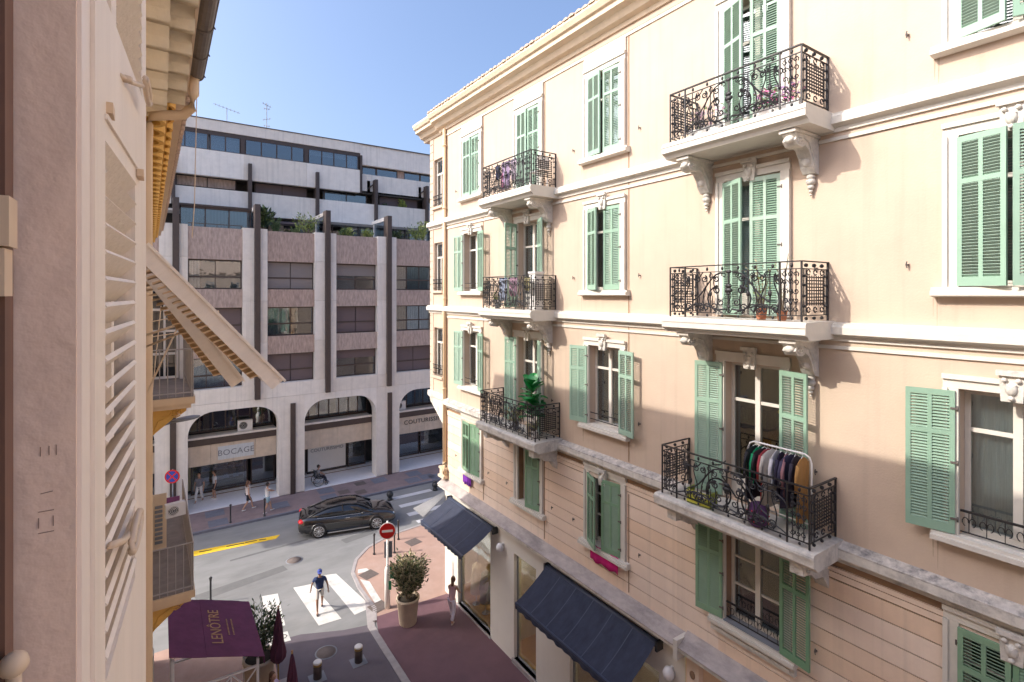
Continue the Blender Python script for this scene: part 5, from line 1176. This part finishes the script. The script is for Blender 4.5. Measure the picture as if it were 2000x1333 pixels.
# ============================================================ black coupe
CR = thing('parked_car', 'black four seat coupe with blue sheen driving past the white arcade', 'car', (8.04, 27.04, 0), R(-13.5))
def loft(secs, mi=0, q=None, close=True):
    q = q or MB(); n = len(secs[0]); vs = [p for s_ in secs for p in s_]
    fs = [(i * n + j, i * n + (j + 1) % n, (i + 1) * n + (j + 1) % n, (i + 1) * n + j) for i in range(len(secs) - 1) for j in range(n)]
    fs += [list(range(n))[::-1], list(range((len(secs) - 1) * n, len(secs) * n))]
    q.add(vs, fs, mi, True); return q
def sec(x, w, z0, z1, top, crown):
    h = [(w * .80, z0), (w * .97, z0 + .08), (w, z0 + (z1 - z0) * .45), (w * .985, z1 - .05), (w * .93, z1), (w * .72, top), (w * .3, top + crown * .8)]
    pts = [(x, -a, b) for a, b in h] + [(x, a, b) for a, b in h[::-1]]
    return pts
hull = [(-2.36, .62, .42, .72, .78, .0), (-2.33, .78, .32, .84, .90, .01), (-2.2, .86, .24, .92, 1.00, .02), (-1.9, .90, .20, .93, 1.02, .02), (-1.4, .92, .18, .93, .99, .02), (-.6, .92, .17, .92, .95, .02), (.3, .92, .17, .91, .94, .02), (.9, .92, .17, .90, .97, .02), (1.4, .92, .18, .85, .93, .03), (1.9, .90, .2, .78, .85, .03), (2.2, .84, .24, .68, .74, .02), (2.33, .72, .3, .58, .62, .01), (2.36, .55, .38, .52, .55, 0)]
q = loft([sec(*s_) for s_ in hull]); body = part('body', q, M['car'], CR)
def gsec(x, wb, zb, wr, zr):
    return [(x, -wb, zb), (x, -wb + (wb - wr) * .5, zb + (zr - zb) * .55), (x, -wr, zr - .03), (x, -wr * .5, zr + .015), (x, wr * .5, zr + .015), (x, wr, zr - .03), (x, wb - (wb - wr) * .5, zb + (zr - zb) * .55), (x, wb, zb)]
gh = [(-1.95, .70, .96, .62, 1.0), (-1.5, .80, .93, .58, 1.15), (-1.0, .85, .92, .56, 1.31), (-.4, .87, .91, .56, 1.385), (.1, .87, .90, .56, 1.39), (.45, .86, .90, .56, 1.34), (.8, .85, .90, .58, 1.17), (1.2, .82, .93, .66, .97)]
q = loft([gsec(*s_) for s_ in gh]); part('greenhouse', q, M['carglass'], CR)
gr = [(-1.30, .60, 1.22), (-1.0, .575, 1.325), (-.4, .575, 1.40), (.1, .575, 1.405), (.42, .575, 1.362)]
q = MB(); vs = []
for x, wr, zr in gr: vs += [(x, -wr, zr - .035), (x, -wr * .5, zr + .012), (x, wr * .5, zr + .012), (x, wr, zr - .035)]
q.add(vs, [(i * 4 + j, i * 4 + j + 1, (i + 1) * 4 + j + 1, (i + 1) * 4 + j) for i in range(4) for j in range(3)], 0, True); part('roof', q, M['car'], CR)
for s in (-1, 1):
    q = MB(); q.tube([(-1.95, s * .70, .97), (-1.5, s * .60, 1.14), (-1.0, s * .575, 1.31), (-.3, s * .57, 1.385), (.4, s * .57, 1.345), (.8, s * .60, 1.17), (1.2, s * .70, .97)], .028, 6); q.tube([(-.25, s * .80, .95), (-.3, s * .60, 1.37)], .03, 5); part('pillar', q, M['car'], CR)
    part('chrome_strip', MB().tube([(-1.5, s * .845, .945), (-.5, s * .885, .93), (.7, s * .88, .93)], .008, 4), M['alloy'], CR)
    part('mirror', MB().ball((.68, s * .98, .98), .085, 10, 7, sc=(1.1, 1.2, .7)), M['car'], CR)
    part('headlight', MB().ball((2.10, s * .66, .64), .15, 12, 8, sc=(1.2, .8, .55)), M['lamp'], CR)
    part('taillight', MB().ball((-2.20, s * .68, .84), .18, 12, 8, sc=(.95, 1.15, .62)), M['redlamp'], CR)
    part('door_handle', MB().box(-.15, .05, s * .915 - .02, s * .915 + .02, .80, .825), M['alloy'], CR)
    part('sill_trim', MB().box(-1.0, 1.0, s * .90 - .02, s * .90 + .02, .17, .22), M['alloy'], CR)
    part('door_gap', MB().tube([(.62, s * .925, .25), (.66, s * .925, .6), (.62, s * .905, .9)], .006, 4), M['rubber'], CR)
    for x in (-1.40, 1.36):
        part('wheel_arch', MB().tube([(x + .375 * math.cos(t), s * .915, .335 + .375 * math.sin(t)) for t in [j * math.pi / 12 for j in range(13)]], .028, 6), M['car'], CR)
        wh = thing('tmp', 'x', 'x'); bpy.data.objects.remove(wh)
        q = MB(); vs = []; n = 24
        for r, yy in ((.10, .22), (.30, .22), (.335, .19), (.335, .02), (.31, -.01), (.245, -.012)): vs += [(r * math.cos(2 * math.pi * j / n), -s * yy + s * .20, r * math.sin(2 * math.pi * j / n)) for j in range(n)]
        q.add(vs, [(i * n + j, i * n + (j + 1) % n, (i + 1) * n + (j + 1) % n, (i + 1) * n + j) for i in range(5) for j in range(n)], 0, True)
        ty = link('wheel', q.mesh('wheel', M['rubber']), CR, (x, s * .745, .335))
        q = MB(); y0_ = s * .205
        for k in range(10): a = k * math.pi / 5; q.beam((.04 * math.cos(a), y0_, .04 * math.sin(a)), (.225 * math.cos(a), y0_, .225 * math.sin(a)), .02, .034)
        q.tube([(.235 * math.cos(t), y0_, .235 * math.sin(t)) for t in [j * math.pi / 12 for j in range(24)]], .018, 6, closed=True); q.ball((0, y0_, 0), .06, 10, 6); part('rim', q, M['alloy'], ty, (0, 0, 0))
        q = MB(); q.tube([(0, y0_ - s * .03, 0), (0, y0_ - s * .05, 0)], .22, 20); part('brake_disc', q, M['darkgrey'], ty, (0, 0, 0))
part('licence_plate', MB().box(-2.372, -2.355, -.26, .26, .55, .66), M['signwhite'], CR); part('exhaust', MB().box(-2.36, -2.28, -.6, .6, .26, .32), M['alloy'], CR)
q = MB(); q.beam((.95, -.30, .965), (2.1, -.22, .80), .012, .012); q.beam((.95, .30, .965), (2.1, .22, .80), .012, .012); part('bonnet_crease', q, M['car'], CR)

# ============================================================ people
def skinmesh(joints, edges, root, sub=1):
    me = bpy.data.meshes.new('s'); names = list(joints); me.from_pydata([joints[k][0] for k in names], [(names.index(a), names.index(b)) for a, b in edges], [])
    o = bpy.data.objects.new('s', me); C.objects.link(o); sk_ = o.modifiers.new('s', 'SKIN'); sv = me.skin_vertices[0].data
    for i, k in enumerate(names): r = joints[k][1]; sv[i].radius = (r, r) if not isinstance(r, tuple) else r; sv[i].use_root = (k == root)
    sk_.use_smooth_shade = True; m_ = o.modifiers.new('d', 'SUBSURF'); m_.levels = sub; m_.render_levels = sub
    dg = bpy.context.evaluated_depsgraph_get(); out = bpy.data.meshes.new_from_object(o.evaluated_get(dg)); bpy.data.objects.remove(o); return out
def person(label, loc, rz, kn=(0, 0), kz=(0, 0), hands=None, top=(.6, .6, .6), bottom=(.1, .1, .1), legs='shorts', hair='hair', skin='skin', lean=0, h=1.72, head=(0, 0), shoes=(.7, .7, .7), sit=False, female=False, hat=None, longhair=False, sleeves=True):
    """local: faces +Y; kn = forward offset of the left, right ankle; kz = ankle lift"""
    A = thing('person', label, 'person', loc, rz); k = h / 1.72
    sw = .165 if female else .195
    P = {}
    pel = Vector((0, 0, .93 if not sit else .55)); ch = pel + Vector((0, lean * .35, .33)); nk = pel + Vector((0, lean * .55, .53)); hd_ = nk + Vector((head[0] * .05, lean * .12 + .02 + head[1] * .05, .17))
    P['pel'] = (pel, (.135, .10)); P['wst'] = (pel + Vector((0, lean * .15, .16)), (.115 if female else .125, .09)); P['ch'] = (ch, (.135 if female else .15, .10)); P['nk'] = (nk, (.052, .052)); P['hb'] = (nk + Vector((0, .01 + lean * .04, .08)), .055); 
    for s, nm in ((-1, 'L'), (1, 'R')):
        i = 0 if s < 0 else 1
        sh_ = nk + Vector((s * sw, 0, -.08)); P['sh' + nm] = (sh_, .055)
        hnd = Vector((s * (sw + .07), .05 + lean * .3, .78)) if hands is None or hands[i] is None else Vector(hands[i])
        el = (sh_ + hnd) / 2 + Vector((s * .035, -.05, -.02)); P['el' + nm] = (el, .04); P['wr' + nm] = (hnd, .026); P['pm' + nm] = (hnd + (hnd - el).normalized() * .07, (.034, .018))
        hp = pel + Vector((s * .09, 0, -.07)); P['hp' + nm] = (hp, .088)
        if sit: kne = Vector((s * .11, .42, .52)); an = Vector((s * .1, .50, .10))
        else:
            an = Vector((s * .085, kn[i], .09 + kz[i])); kne = (hp + an) / 2 + Vector((s * .01, .05 + abs(kn[i]) * .12 + kz[i] * .4, kz[i] * .2))
        P['kn' + nm] = (kne, .058); P['an' + nm] = (an, .036); P['ft' + nm] = (an + Vector((0, .15, -.05 - (kz[i] * .3))), .032)
    E_ = [('pel', 'wst'), ('wst', 'ch'), ('ch', 'nk'), ('nk', 'hb')] + sum([[('ch', 'sh' + n), ('sh' + n, 'el' + n), ('el' + n, 'wr' + n), ('wr' + n, 'pm' + n), ('pel', 'hp' + n), ('hp' + n, 'kn' + n), ('kn' + n, 'an' + n), ('an' + n, 'ft' + n)] for n in 'LR'], [])
    me = skinmesh(P, E_, 'pel'); q = MB()
    q.ball(tuple(hd_ + Vector((0, .01, .0))), .098, 14, 10, sc=(.82, .98, 1.22)); q.ball(tuple(hd_ + Vector((0, .11, -.01))), .018, 6, 5, sc=(.8, 1, 1.4))
    for s in (-1, 1): q.ball(tuple(hd_ + Vector((s * .082, .0, 0))), .022, 6, 5, sc=(.4, .8, 1.2))
    for nm, s in (('L', -1), ('R', 1)):
        p = P['pm' + nm][0]; d = (p - P['wr' + nm][0]).normalized(); e = d.cross(Vector((0, 0, 1)));  e = e.normalized() if e.length > .1 else Vector((0, 1, 0))
        for j, L in enumerate((.06, .07, .065, .05)): b = p + e * (.012 * (j - 1.5) * 1.4); q.tube([b, b + d * L * .55, b + d * L * .9 + Vector((-s * .012, 0, 0))], .0085, 5, r2=.006)
        b = p - d * .05 + e * .03; q.tube([b, b + e * .025 + d * .03, b + e * .022 + d * .055], .010, 5, r2=.007)
    b = bmesh.new(); b.from_mesh(me); hm = q.mesh('h', M[skin]); b.from_mesh(hm); b.to_mesh(me); b.free(); me.materials.clear(); me.materials.append(M[skin]); me.name = 'body'
    me.polygons.foreach_set('material_index', [0] * len(me.polygons)); me.polygons.foreach_set('use_smooth', [True] * len(me.polygons))
    bo = link('body', me, A)
    def cl(nm, keys, edges, grow, m, root):
        J = {a: (P[a][0], tuple(x + grow for x in P[a][1]) if isinstance(P[a][1], tuple) else P[a][1] + grow) for a in keys} if isinstance(keys, list) else keys
        mm = skinmesh(J, edges, root); mm.materials.clear(); mm.materials.append(m); mm.name = nm; mm.polygons.foreach_set('material_index', [0] * len(mm.polygons)); link(nm, mm, A)
    J = {a: (P[a][0], tuple(x + .034 for x in P[a][1])) for a in ('wst', 'ch')}; J['nk'] = (P['nk'][0] + Vector((0, 0, -.07)), .085); J['hem'] = (P['pel'][0] + Vector((0, 0, -.07 if sit else -.15)), (.165, .13)); ed = [('hem', 'wst'), ('wst', 'ch'), ('ch', 'nk')]
    if sleeves:
        for n in 'LR': J['sh' + n] = (P['sh' + n][0], .072); J['sl' + n] = (P['sh' + n][0].lerp(P['el' + n][0], .62), .058); ed += [('ch', 'sh' + n), ('sh' + n, 'sl' + n)]
    cl('shirt', J, ed, 0, cloth('cloth %s' % (top,), top), 'ch')
    J = {'pel': (P['pel'][0] + Vector((0, 0, .12)), (.140, .11))}; ed = []
    f = {'shorts': .88, 'skirt': .8, 'trousers': 1}[legs]
    for n in 'LR':
        J['hp' + n] = (P['hp' + n][0], .105); J['kn' + n] = (P['hp' + n][0].lerp(P['kn' + n][0], min(1, f)), .085 if legs != 'trousers' else .08); ed += [('pel', 'hp' + n), ('hp' + n, 'kn' + n)]
        if legs == 'trousers': J['an' + n] = (P['an' + n][0] + Vector((0, 0, .06)), .075); ed += [('kn' + n, 'an' + n)]
    cl(legs, J, ed, 0, cloth('cloth %s' % (bottom,), bottom), 'pel')
    q = MB()
    for n in 'LR': a = P['an' + n][0]; f_ = P['ft' + n][0]; q.ball(tuple((a + f_) / 2 + Vector((0, .0, -.035))), .06, 10, 6, sc=(.75, 2.2, .62))
    part('shoes', q, cloth('shoe %s' % (shoes,), shoes), A)
    q = MB(); q.ball(tuple(hd_ + Vector((0, -.022, .028))), .108, 14, 10, sc=(.86, .96, 1.12))
    if longhair: q.tube([hd_ + Vector((0, -.06, .02)), hd_ + Vector((0, -.10, -.12)), hd_ + Vector((0, -.10, -.26))], .07, 8, r2=.04)
    part('hair', q, M[hair], A)
    if hat:
        q = MB(); q.ball(tuple(hd_ + Vector((0, -.005, .045))), .112, 14, 8, sc=(.9, 1.02, .9)); q.obox(Matrix.Translation(hd_ + Vector((0, .14, .04))) @ Matrix.Rotation(R(-12), 4, 'X'), .14, .11, .012); part('cap', q, cloth('cap', hat), A)
    for s in (-1, 1): part('eye', MB().ball(tuple(hd_ + Vector((s * .033, .098, .015))), .010, 6, 5), M['black'], A)
    A.scale = (k * .94,) * 3; return A
person('man in navy t-shirt, pale shorts and blue cap walking over the zebra crossing', (5.02, 20.45, .008), R(165), kn=(-.28, .30), kz=(.04, 0), hands=((-.34, .12, .88), (.36, -.10, .84)), top=(.02, .04, .12), bottom=(.55, .52, .48), skin='skin_d', hat=(.06, .09, .35), lean=.12, h=1.64, shoes=(.10, .07, .06))
person('woman in lilac trousers and pink floral top looking into the corner shop window', (8.78, 16.88, .06), R(-55), kn=(.18, -.16), hands=((-.16, .28, 1.15), (.2, .28, 1.1)), top=(.66, .42, .45), bottom=(.78, .72, .82), legs='trousers', hair='hair_b', lean=.18, female=True, longhair=True, shoes=(.5, .4, .35), h=1.68, sleeves=False)
person('person in grey top and white trousers walking at the left edge of the arcade', (1.85, 34.6, .13), R(150), kn=(-.25, .25), top=(.22, .22, .26), bottom=(.7, .68, .68), legs='trousers', h=1.75)
person('person in white shirt and dark shorts standing before the BOCAGE shop window', (2.62, 34.7, .13), R(95), kn=(-.05, .05), top=(.72, .72, .75), bottom=(.04, .04, .05), h=1.7)
person('woman in white top and black shorts striding right along the mauve pavement', (4.0, 31.9, .10), R(-80), kn=(.30, -.32), kz=(0, .05), top=(.75, .68, .66), bottom=(.02, .02, .03), hair='hair_b', female=True, h=1.68, sleeves=False, longhair=True)
person('woman in white top and pale blue skirt holding a phone behind the thin bollard', (4.85, 31.0, .10), R(-75), kn=(.26, -.25), hands=((-.1, .32, 1.2), (.12, .30, 1.22)), top=(.78, .76, .76), bottom=(.30, .44, .52), legs='skirt', female=True, h=1.68, sleeves=False)
person('woman in lilac seated at the terrace between the two plum parasols', (2.62, 15.95, .05), R(-150), hands=((-.2, .36, .75), (.2, .36, .75)), top=(.60, .48, .66), bottom=(.1, .08, .1), legs='trousers', hair='hair_b', sit=True, female=True, longhair=True, h=1.70)
WZ = thing('wheelchair', 'wheelchair with large spoked wheels rolling along the white arcade floor', 'wheelchair', (8.15, 33.55, .13), R(-90))
for s in (-1, 1):
    q = MB(); q.tube([(s * .30, .30 * math.cos(t) - .05, .31 + .30 * math.sin(t)) for t in [j * math.pi / 12 for j in range(24)]], .02, 6, closed=True)
    wl = part('wheel', q, M['rubber'], WZ); q = MB()
    for j in range(12): a = j * math.pi / 6; q.tube([(s * .30, -.05, .31), (s * .30, .28 * math.cos(a) - .05, .31 + .28 * math.sin(a))], .005, 4)
    q.tube([(s * .34, .26 * math.cos(t) - .05, .31 + .26 * math.sin(t)) for t in [j * math.pi / 12 for j in range(24)]], .008, 5, closed=True); part('spokes', q, M['alloy'], wl, (0, 0, 0))
    part('caster', MB().tube([(s * .24, .42 + .07 * math.cos(t), .09 + .07 * math.sin(t)) for t in [j * math.pi / 6 for j in range(12)]], .02, 6, closed=True), M['rubber'], WZ)
    part('armrest', MB().box(s * .26 - .02, s * .26 + .02, -.18, .22, .68, .71), M['black_post'], WZ)
part('seat', MB().box(-.24, .24, -.2, .25, .46, .49), M['black_post'], WZ); part('backrest', MB().box(-.24, .24, -.24, -.2, .5, .92), M['black_post'], WZ); part('footrest', MB().box(-.16, .16, .45, .62, .10, .13), M['grey'], WZ)
q = MB()
for s in (-1, 1): q.tube([(s * .24, -.34, .95), (s * .24, -.22, .92), (s * .24, -.22, .3), (s * .24, .35, .3), (s * .24, .42, .45), (s * .22, .52, .12)], .013, 6)
part('frame', q, M['grey'], WZ)
person('person in a black and white top sitting in the wheelchair under the middle arch', (8.15, 33.55, .13), R(-90), hands=((-.2, .33, .70), (.2, .33, .70)), top=(.30, .30, .33), bottom=(.03, .03, .05), legs='trousers', hair='hair', sit=True, h=1.66)

# ============================================================ things on the cream building's balconies
def garment(name, label, y, z, col, L=.85, wd=.42, x=8.98, g='clothes on the white rail', rz=0):
    A = thing(name, label, 'clothes', (x, y, z), rz, g)
    q = MB(); q.tube([(0, 0, .0), (0, 0, .05), (0, .0, .07)], .004, 4); q.tube([(-wd / 2 + .04, 0, -.10), (0, 0, -.01), (wd / 2 - .04, 0, -.10)], .006, 4); part('hanger', q, M['whitemetal'], A)
    q = MB(); n = 28; vs = []; ph = y * 37
    for k, (ww, zz, th) in enumerate([(wd * .35, -.03, .012), (wd * .95, -.10, .018), (wd * .9, -.3, .022), (wd * .85, -.55, .026), (wd * 1.0, -L, .034)]):
        for j in range(n): a = 2 * math.pi * j / n; vs.append((ww / 2 * math.cos(a) + .01 * math.sin(k * 2 + ph), th * math.sin(a) + .012 * k / 4 * math.sin(math.cos(a) * 9 + ph), zz + (.03 * math.sin(j * 1.3 + ph) if k == 4 else 0)))
    q.add(vs, [(i * n + j, i * n + (j + 1) % n, (i + 1) * n + (j + 1) % n, (i + 1) * n + j) for i in range(4) for j in range(n)] + [list(range(4 * n, 5 * n))], 0, True); bd_ = part('fabric', q, cloth('cloth %s' % (col,), col), A)
    for s in (-1, 1): part('sleeve', MB().tube([(s * wd * .42, 0, -.13), (s * wd * .52, .01, -.3), (s * wd * .53, .015, -.58)], .032, 8, r2=.026), cloth('cloth %s' % (col,), col), A)
    return A
RK = thing('clothes_rack', 'white tubular clothes rail with rounded corners on the lower large balcony', 'clothes rack', (8.98, 4.93, 7.9))
q = MB(); q.tube([(0, -.56, 0), (0, -.56, 1.28), (0, -.53, 1.37), (0, -.45, 1.41), (0, .45, 1.41), (0, .53, 1.37), (0, .56, 1.28), (0, .56, 0)], .016, 8); part('rail', q, M['signwhite'], RK)
for s in (-1, 1): part('foot', MB().tube([(-.25, s * .56, .02), (.25, s * .56, .02)], .018, 6), M['signwhite'], RK)
part('lower_bar', MB().tube([(0, -.56, .25), (0, .56, .25)], .012, 6), M['signwhite'], RK)
for i, (y, c, nm, l, L) in enumerate([(6.05, (.02, .02, .025), 'coat', 'black coat at the left end of the clothes rail', 1.0), (5.92, (.0, .25, .10), 'shirt', 'bright green shirt on the clothes rail', .72), (5.78, (.02, .015, .02), 'jacket', 'black jacket right of the green shirt on the clothes rail', .9), (5.68, (.35, .05, .06), 'scarf', 'dark red scarf peeping above the black jacket', 1.05),
        (5.56, (.5, .46, .42), 'dress', 'pale beige dress in the middle of the clothes rail', 1.05), (5.44, (.62, .6, .62), 'blouse', 'white blouse in the middle of the clothes rail', .6), (5.32, (.025, .02, .05), 'jacket', 'navy jacket right of the white blouse', .85), (5.18, (.32, .16, .18), 'shirt', 'red and white checked shirt on the clothes rail', .75), (5.06, (.05, .045, .09), 'coat', 'dark blue long coat left of the tan one', .95), (4.94, (.035, .03, .05), 'coat', 'charcoal coat directly beside the tan one', .9), (4.76, (.42, .22, .07), 'coat', 'tan leather coat at the right end of the clothes rail', 1.15)]):
    garment(nm, l, 4.45 + (y - 4.66) * .66, 9.27, c, L * .95, .42 + .03 * (i % 3), rz=random.uniform(-.35, .35))
A = thing('crate', 'yellow and green crate on the floor of the lower large balcony', 'crate', (8.78, 6.35, 7.89), .1)
for k in range(3): part('side_slat', MB().box(-.14, -.12, -.24, .24, .03 + k * .09, .09 + k * .09), cloth('yellow plastic', (.60, .60, .08)), A)
part('tray', MB().box(-.12, .15, -.24, .24, 0, .03), M['leaf_g'], A)
for s in (-1, 1): part('end_panel', MB().box(-.12, .15, s * .24 - .01, s * .24 + .01, .03, .28), cloth('olive plastic', (.28, .33, .06)), A)
A = thing('bicycle', 'dark folded bicycle standing behind the railing of the lower large balcony', 'bicycle', (8.92, 5.75, 7.9))
for y in (-.42, .32):
    wl = part('wheel', MB().tube([(0, y + .26 * math.cos(t), .28 + .26 * math.sin(t)) for t in [j * math.pi / 10 for j in range(20)]], .018, 6, closed=True), M['rubber'], A)
part('frame', MB().tube([(0, -.42, .28), (0, -.1, .62), (0, .25, .62), (0, -.05, .3), (0, -.42, .28)], .018, 6), M['red'] if False else M['black_post'], A); part('saddle', MB().ball((0, -.12, .72), .09, 8, 5, sc=(.7, 1.3, .4)), M['rubber'], A); part('handlebar', MB().tube([(-.2, .3, .85), (0, .28, .82), (.2, .3, .85)], .012, 5), M['black_post'], A)
A = thing('laundry_bag', 'dark purple bag with red dots by the railing of the lower large balcony', 'bag', (8.8, 5.2, 7.89)); part('sack', MB().lathe([(.10, 0), (.17, .06), (.18, .25), (.13, .38), (.05, .42)], 0, 0, 14), cloth('purple bag', (.10, .04, .12)), A)
q = MB()
for i in range(22): a = i * 2.4; z = .06 + .3 * (i / 22); q.ball((.178 * math.cos(a), .178 * math.sin(a), z), .014, 5, 4)
part('dots', q, M['red'], A, kind='stuff')
# fiddle leaf plant on the far lower balcony
A = thing('potted_fig', 'bright green fig plant with big leaves on the far lower balcony', 'potted plant', (8.95, 12.2, 7.89))
part('pot', MB().lathe([(.12, 0), (.17, .28), (.18, .3), (.15, .3)], 0, 0, 16), M['pot'], A); part('stem', MB().tube([(0, 0, .25), (.02, .03, .8), (0, 0, 1.35)], .015, 6), M['bark'], A)
lf = MB(); L = .30; prof = [(0, 0), (.05, .04), (.14, .095), (.22, .11), (.28, .07), (.30, 0)]
vs = [(x, 0, .0) for x, w_ in prof] + [(x, w_, .025) for x, w_ in prof] + [(x, -w_, .025) for x, w_ in prof]
vs = [(x, y, z - x * x * .8) for x, y, z in vs]; n = len(prof)
lf.add(vs, [(i, i + 1, n + i + 1, n + i) for i in range(n - 1)] + [(i, i + 1, 2 * n + i + 1, 2 * n + i) for i in range(n - 1)], 0, True); lm = lf.mesh('leaf', M['leaf_fig'])
rn = random.Random(8)
for i in range(42):
    z = .50 + 1.0 * i / 42; a = i * 2.4 + rn.uniform(-.3, .3); l_ = link('leaf', lm, A, (.02 * math.cos(a), .02 * math.sin(a), z), (0, -rn.uniform(.1, .9) - (.5 if i > 28 else 0), a)); sc_ = rn.uniform(1.1, 1.6); l_.scale = (sc_, sc_, sc_)
def smallpot(loc, r, h, m, label, mats, hgt, n=160, seed=3, size=.07, rad=.22): return bush('balcony_pot', label, 'potted plant', loc, rad, hgt, size, n, mats, (r, h, m), 'potted plants on the balconies', seed, 7)
smallpot((8.82, 5.15, 11.55), .10, .2, 'terracotta', 'terracotta pot with a wispy yellow green plant, left of two on the middle large balcony', ['leaf_y', 'leaf_p'], .95, 120, 3, .06, .28)
smallpot((8.82, 4.78, 11.55), .09, .17, 'terracotta', 'terracotta pot with tall thin stems, right of two on the middle large balcony', ['leaf_p', 'leaf_g'], 1.15, 90, 4, .05, .14)
smallpot((8.85, 13.9, 11.55), .10, .16, 'grey', 'low green plant at the left end of the far middle balcony', ['leaf_g', 'leaf_y'], .35, 140, 5, .08, .2)
smallpot((8.85, 11.95, 7.9), .09, .2, 'signwhite', 'small plant in a white trough at the near end of the far lower balcony', ['leaf_g', 'leaf_y'], .35, 120, 6)
smallpot((8.9, 12.95, 7.9), .12, .22, 'grey', 'silvery green plant left of the bright fig', ['leaf_g', 'leaf_p'], .6, 260, 9, .1, .35)
for (x, y, z, lb_, cols, n) in [(8.8, 4.85, 15.08, 'pink flowering plants along the near end of the upper large balcony', ((.55, .12, .30), (.45, .3, .5)), 300), (8.8, 6.2, 15.08, 'pink and lilac flowers behind the railing at the far end of the upper large balcony', ((.5, .3, .42), (.5, .45, .5)), 200)]:
    A = thing('flower_box', lb_, 'flower box', (x, y, z), 0, 'flower boxes on the upper large balcony'); part('box', MB().box(-.08, .08, -.4, .4, 0, .16), M['signwhite'], A)
    rnd = random.Random(n); q = MB()
    for i in range(n):
        p = Vector((rnd.gauss(0, .06), rnd.uniform(-.4, .4), .16 + rnd.random() * .36)); d = Vector((rnd.gauss(0, 1), rnd.gauss(0, 1), rnd.gauss(0, 1))).normalized() * .045; e = d.orthogonal().normalized() * .025
        q.add([p, p + d + e, p + d * 2, p + d - e], [(0, 1, 2, 3)], rnd.randrange(3))
    part('flowers', q, [cloth('petal %s' % (cols[0],), cols[0]), cloth('petal %s' % (cols[1],), cols[1]), M['leaf_g']], A, kind='stuff')
def towel(loc, wd, L, col, label, name='towel', x=8.66, amp=.015):
    q = MB(); n = 14; vs = []
    for i in range(n + 1):
        y = -wd / 2 + wd * i / n
        for z in (0, -L * .33, -L * .66, -L + .03 * math.sin(i)): vs.append((amp * math.sin(i * 1.7 + z * 3), y, z))
    q.add(vs, [(4 * i + k, 4 * i + 4 + k, 4 * i + 5 + k, 4 * i + 1 + k) for i in range(n) for k in range(3)], 0, True)
    o = part(name, q, cloth('cloth %s' % (col,), col), None); o.location = loc; md = o.modifiers.new('t', 'SOLIDIFY'); md.thickness = .006; tag(o, label, 'laundry', 'laundry on the facade'); return o
towel((8.68, 13.15, 16.02), .45, .80, (.30, .22, .34), 'mauve patterned cloth drying on the far upper balcony')
towel((8.69, 12.75, 16.02), .30, .62, (.42, .34, .42), 'pale lilac cloth drying right of the mauve one on the far upper balcony')
towel((8.68, 13.6, 16.0), .22, .45, (.03, .035, .09), 'small navy cloth at the left of the laundry on the far upper balcony')
towel((8.69, 13.35, 15.7), .18, .5, (.45, .12, .22), 'narrow raspberry cloth low on the far upper balcony')
towel((8.68, 13.3, 12.5), .42, .7, (.30, .34, .45), 'blue grey cloth hung on the far middle balcony')
towel((8.68, 12.75, 12.5), .40, .55, (.36, .22, .30), 'pink patterned cloth hung on the far middle balcony')
towel((8.69, 12.05, 12.5), .25, .4, (.40, .36, .20), 'small yellow cloth near the corner of the far middle balcony')
towel((9.43, 16.9, 5.42), .62, .50, (.20, .03, .40), 'purple cloth hanging below the farthest lower shutters')
towel((9.41, 9.70, 5.44), 1.0, .42, (.62, .01, .20), 'bright magenta cloth hanging below the ajar lower shutters')
A = thing('planter_panel', 'white plastic box standing at the near end of the far middle balcony', 'box', (9.0, 12.05, 11.55)); part('casing', MB().box(-.15, .15, -.15, .15, 0, 1.05), M['signwhite'], A); part('lid', MB().box(-.17, .17, -.17, .17, 1.05, 1.1), M['whitemetal'], A)
A = thing('chair', 'small white chair on the far upper balcony', 'chair', (9.05, 12.0, 15.07))
part('seat', MB().box(-.2, .2, -.2, .2, .43, .46), M['signwhite'], A); part('backrest', MB().box(-.2, .2, -.22, -.19, .5, .88), M['signwhite'], A)
for sx in (-1, 1):
    for sy in (-1, 1): part('leg', MB().box(sx * .18 - .015, sx * .18 + .015, sy * .18 - .015, sy * .18 + .015, 0, .43), M['signwhite'], A)
A = thing('hanging_lamp', 'small yellow pendant glowing inside the near large french window', 'lamp', (10.0, 5.45, 9.7)); part('shade', MB().ball((0, 0, 0), .05, 10, 8), M['yellow'], A); part('cord', MB().tube([(0, 0, .03), (0, 0, 1.5)], .004, 4), M['black'], A)
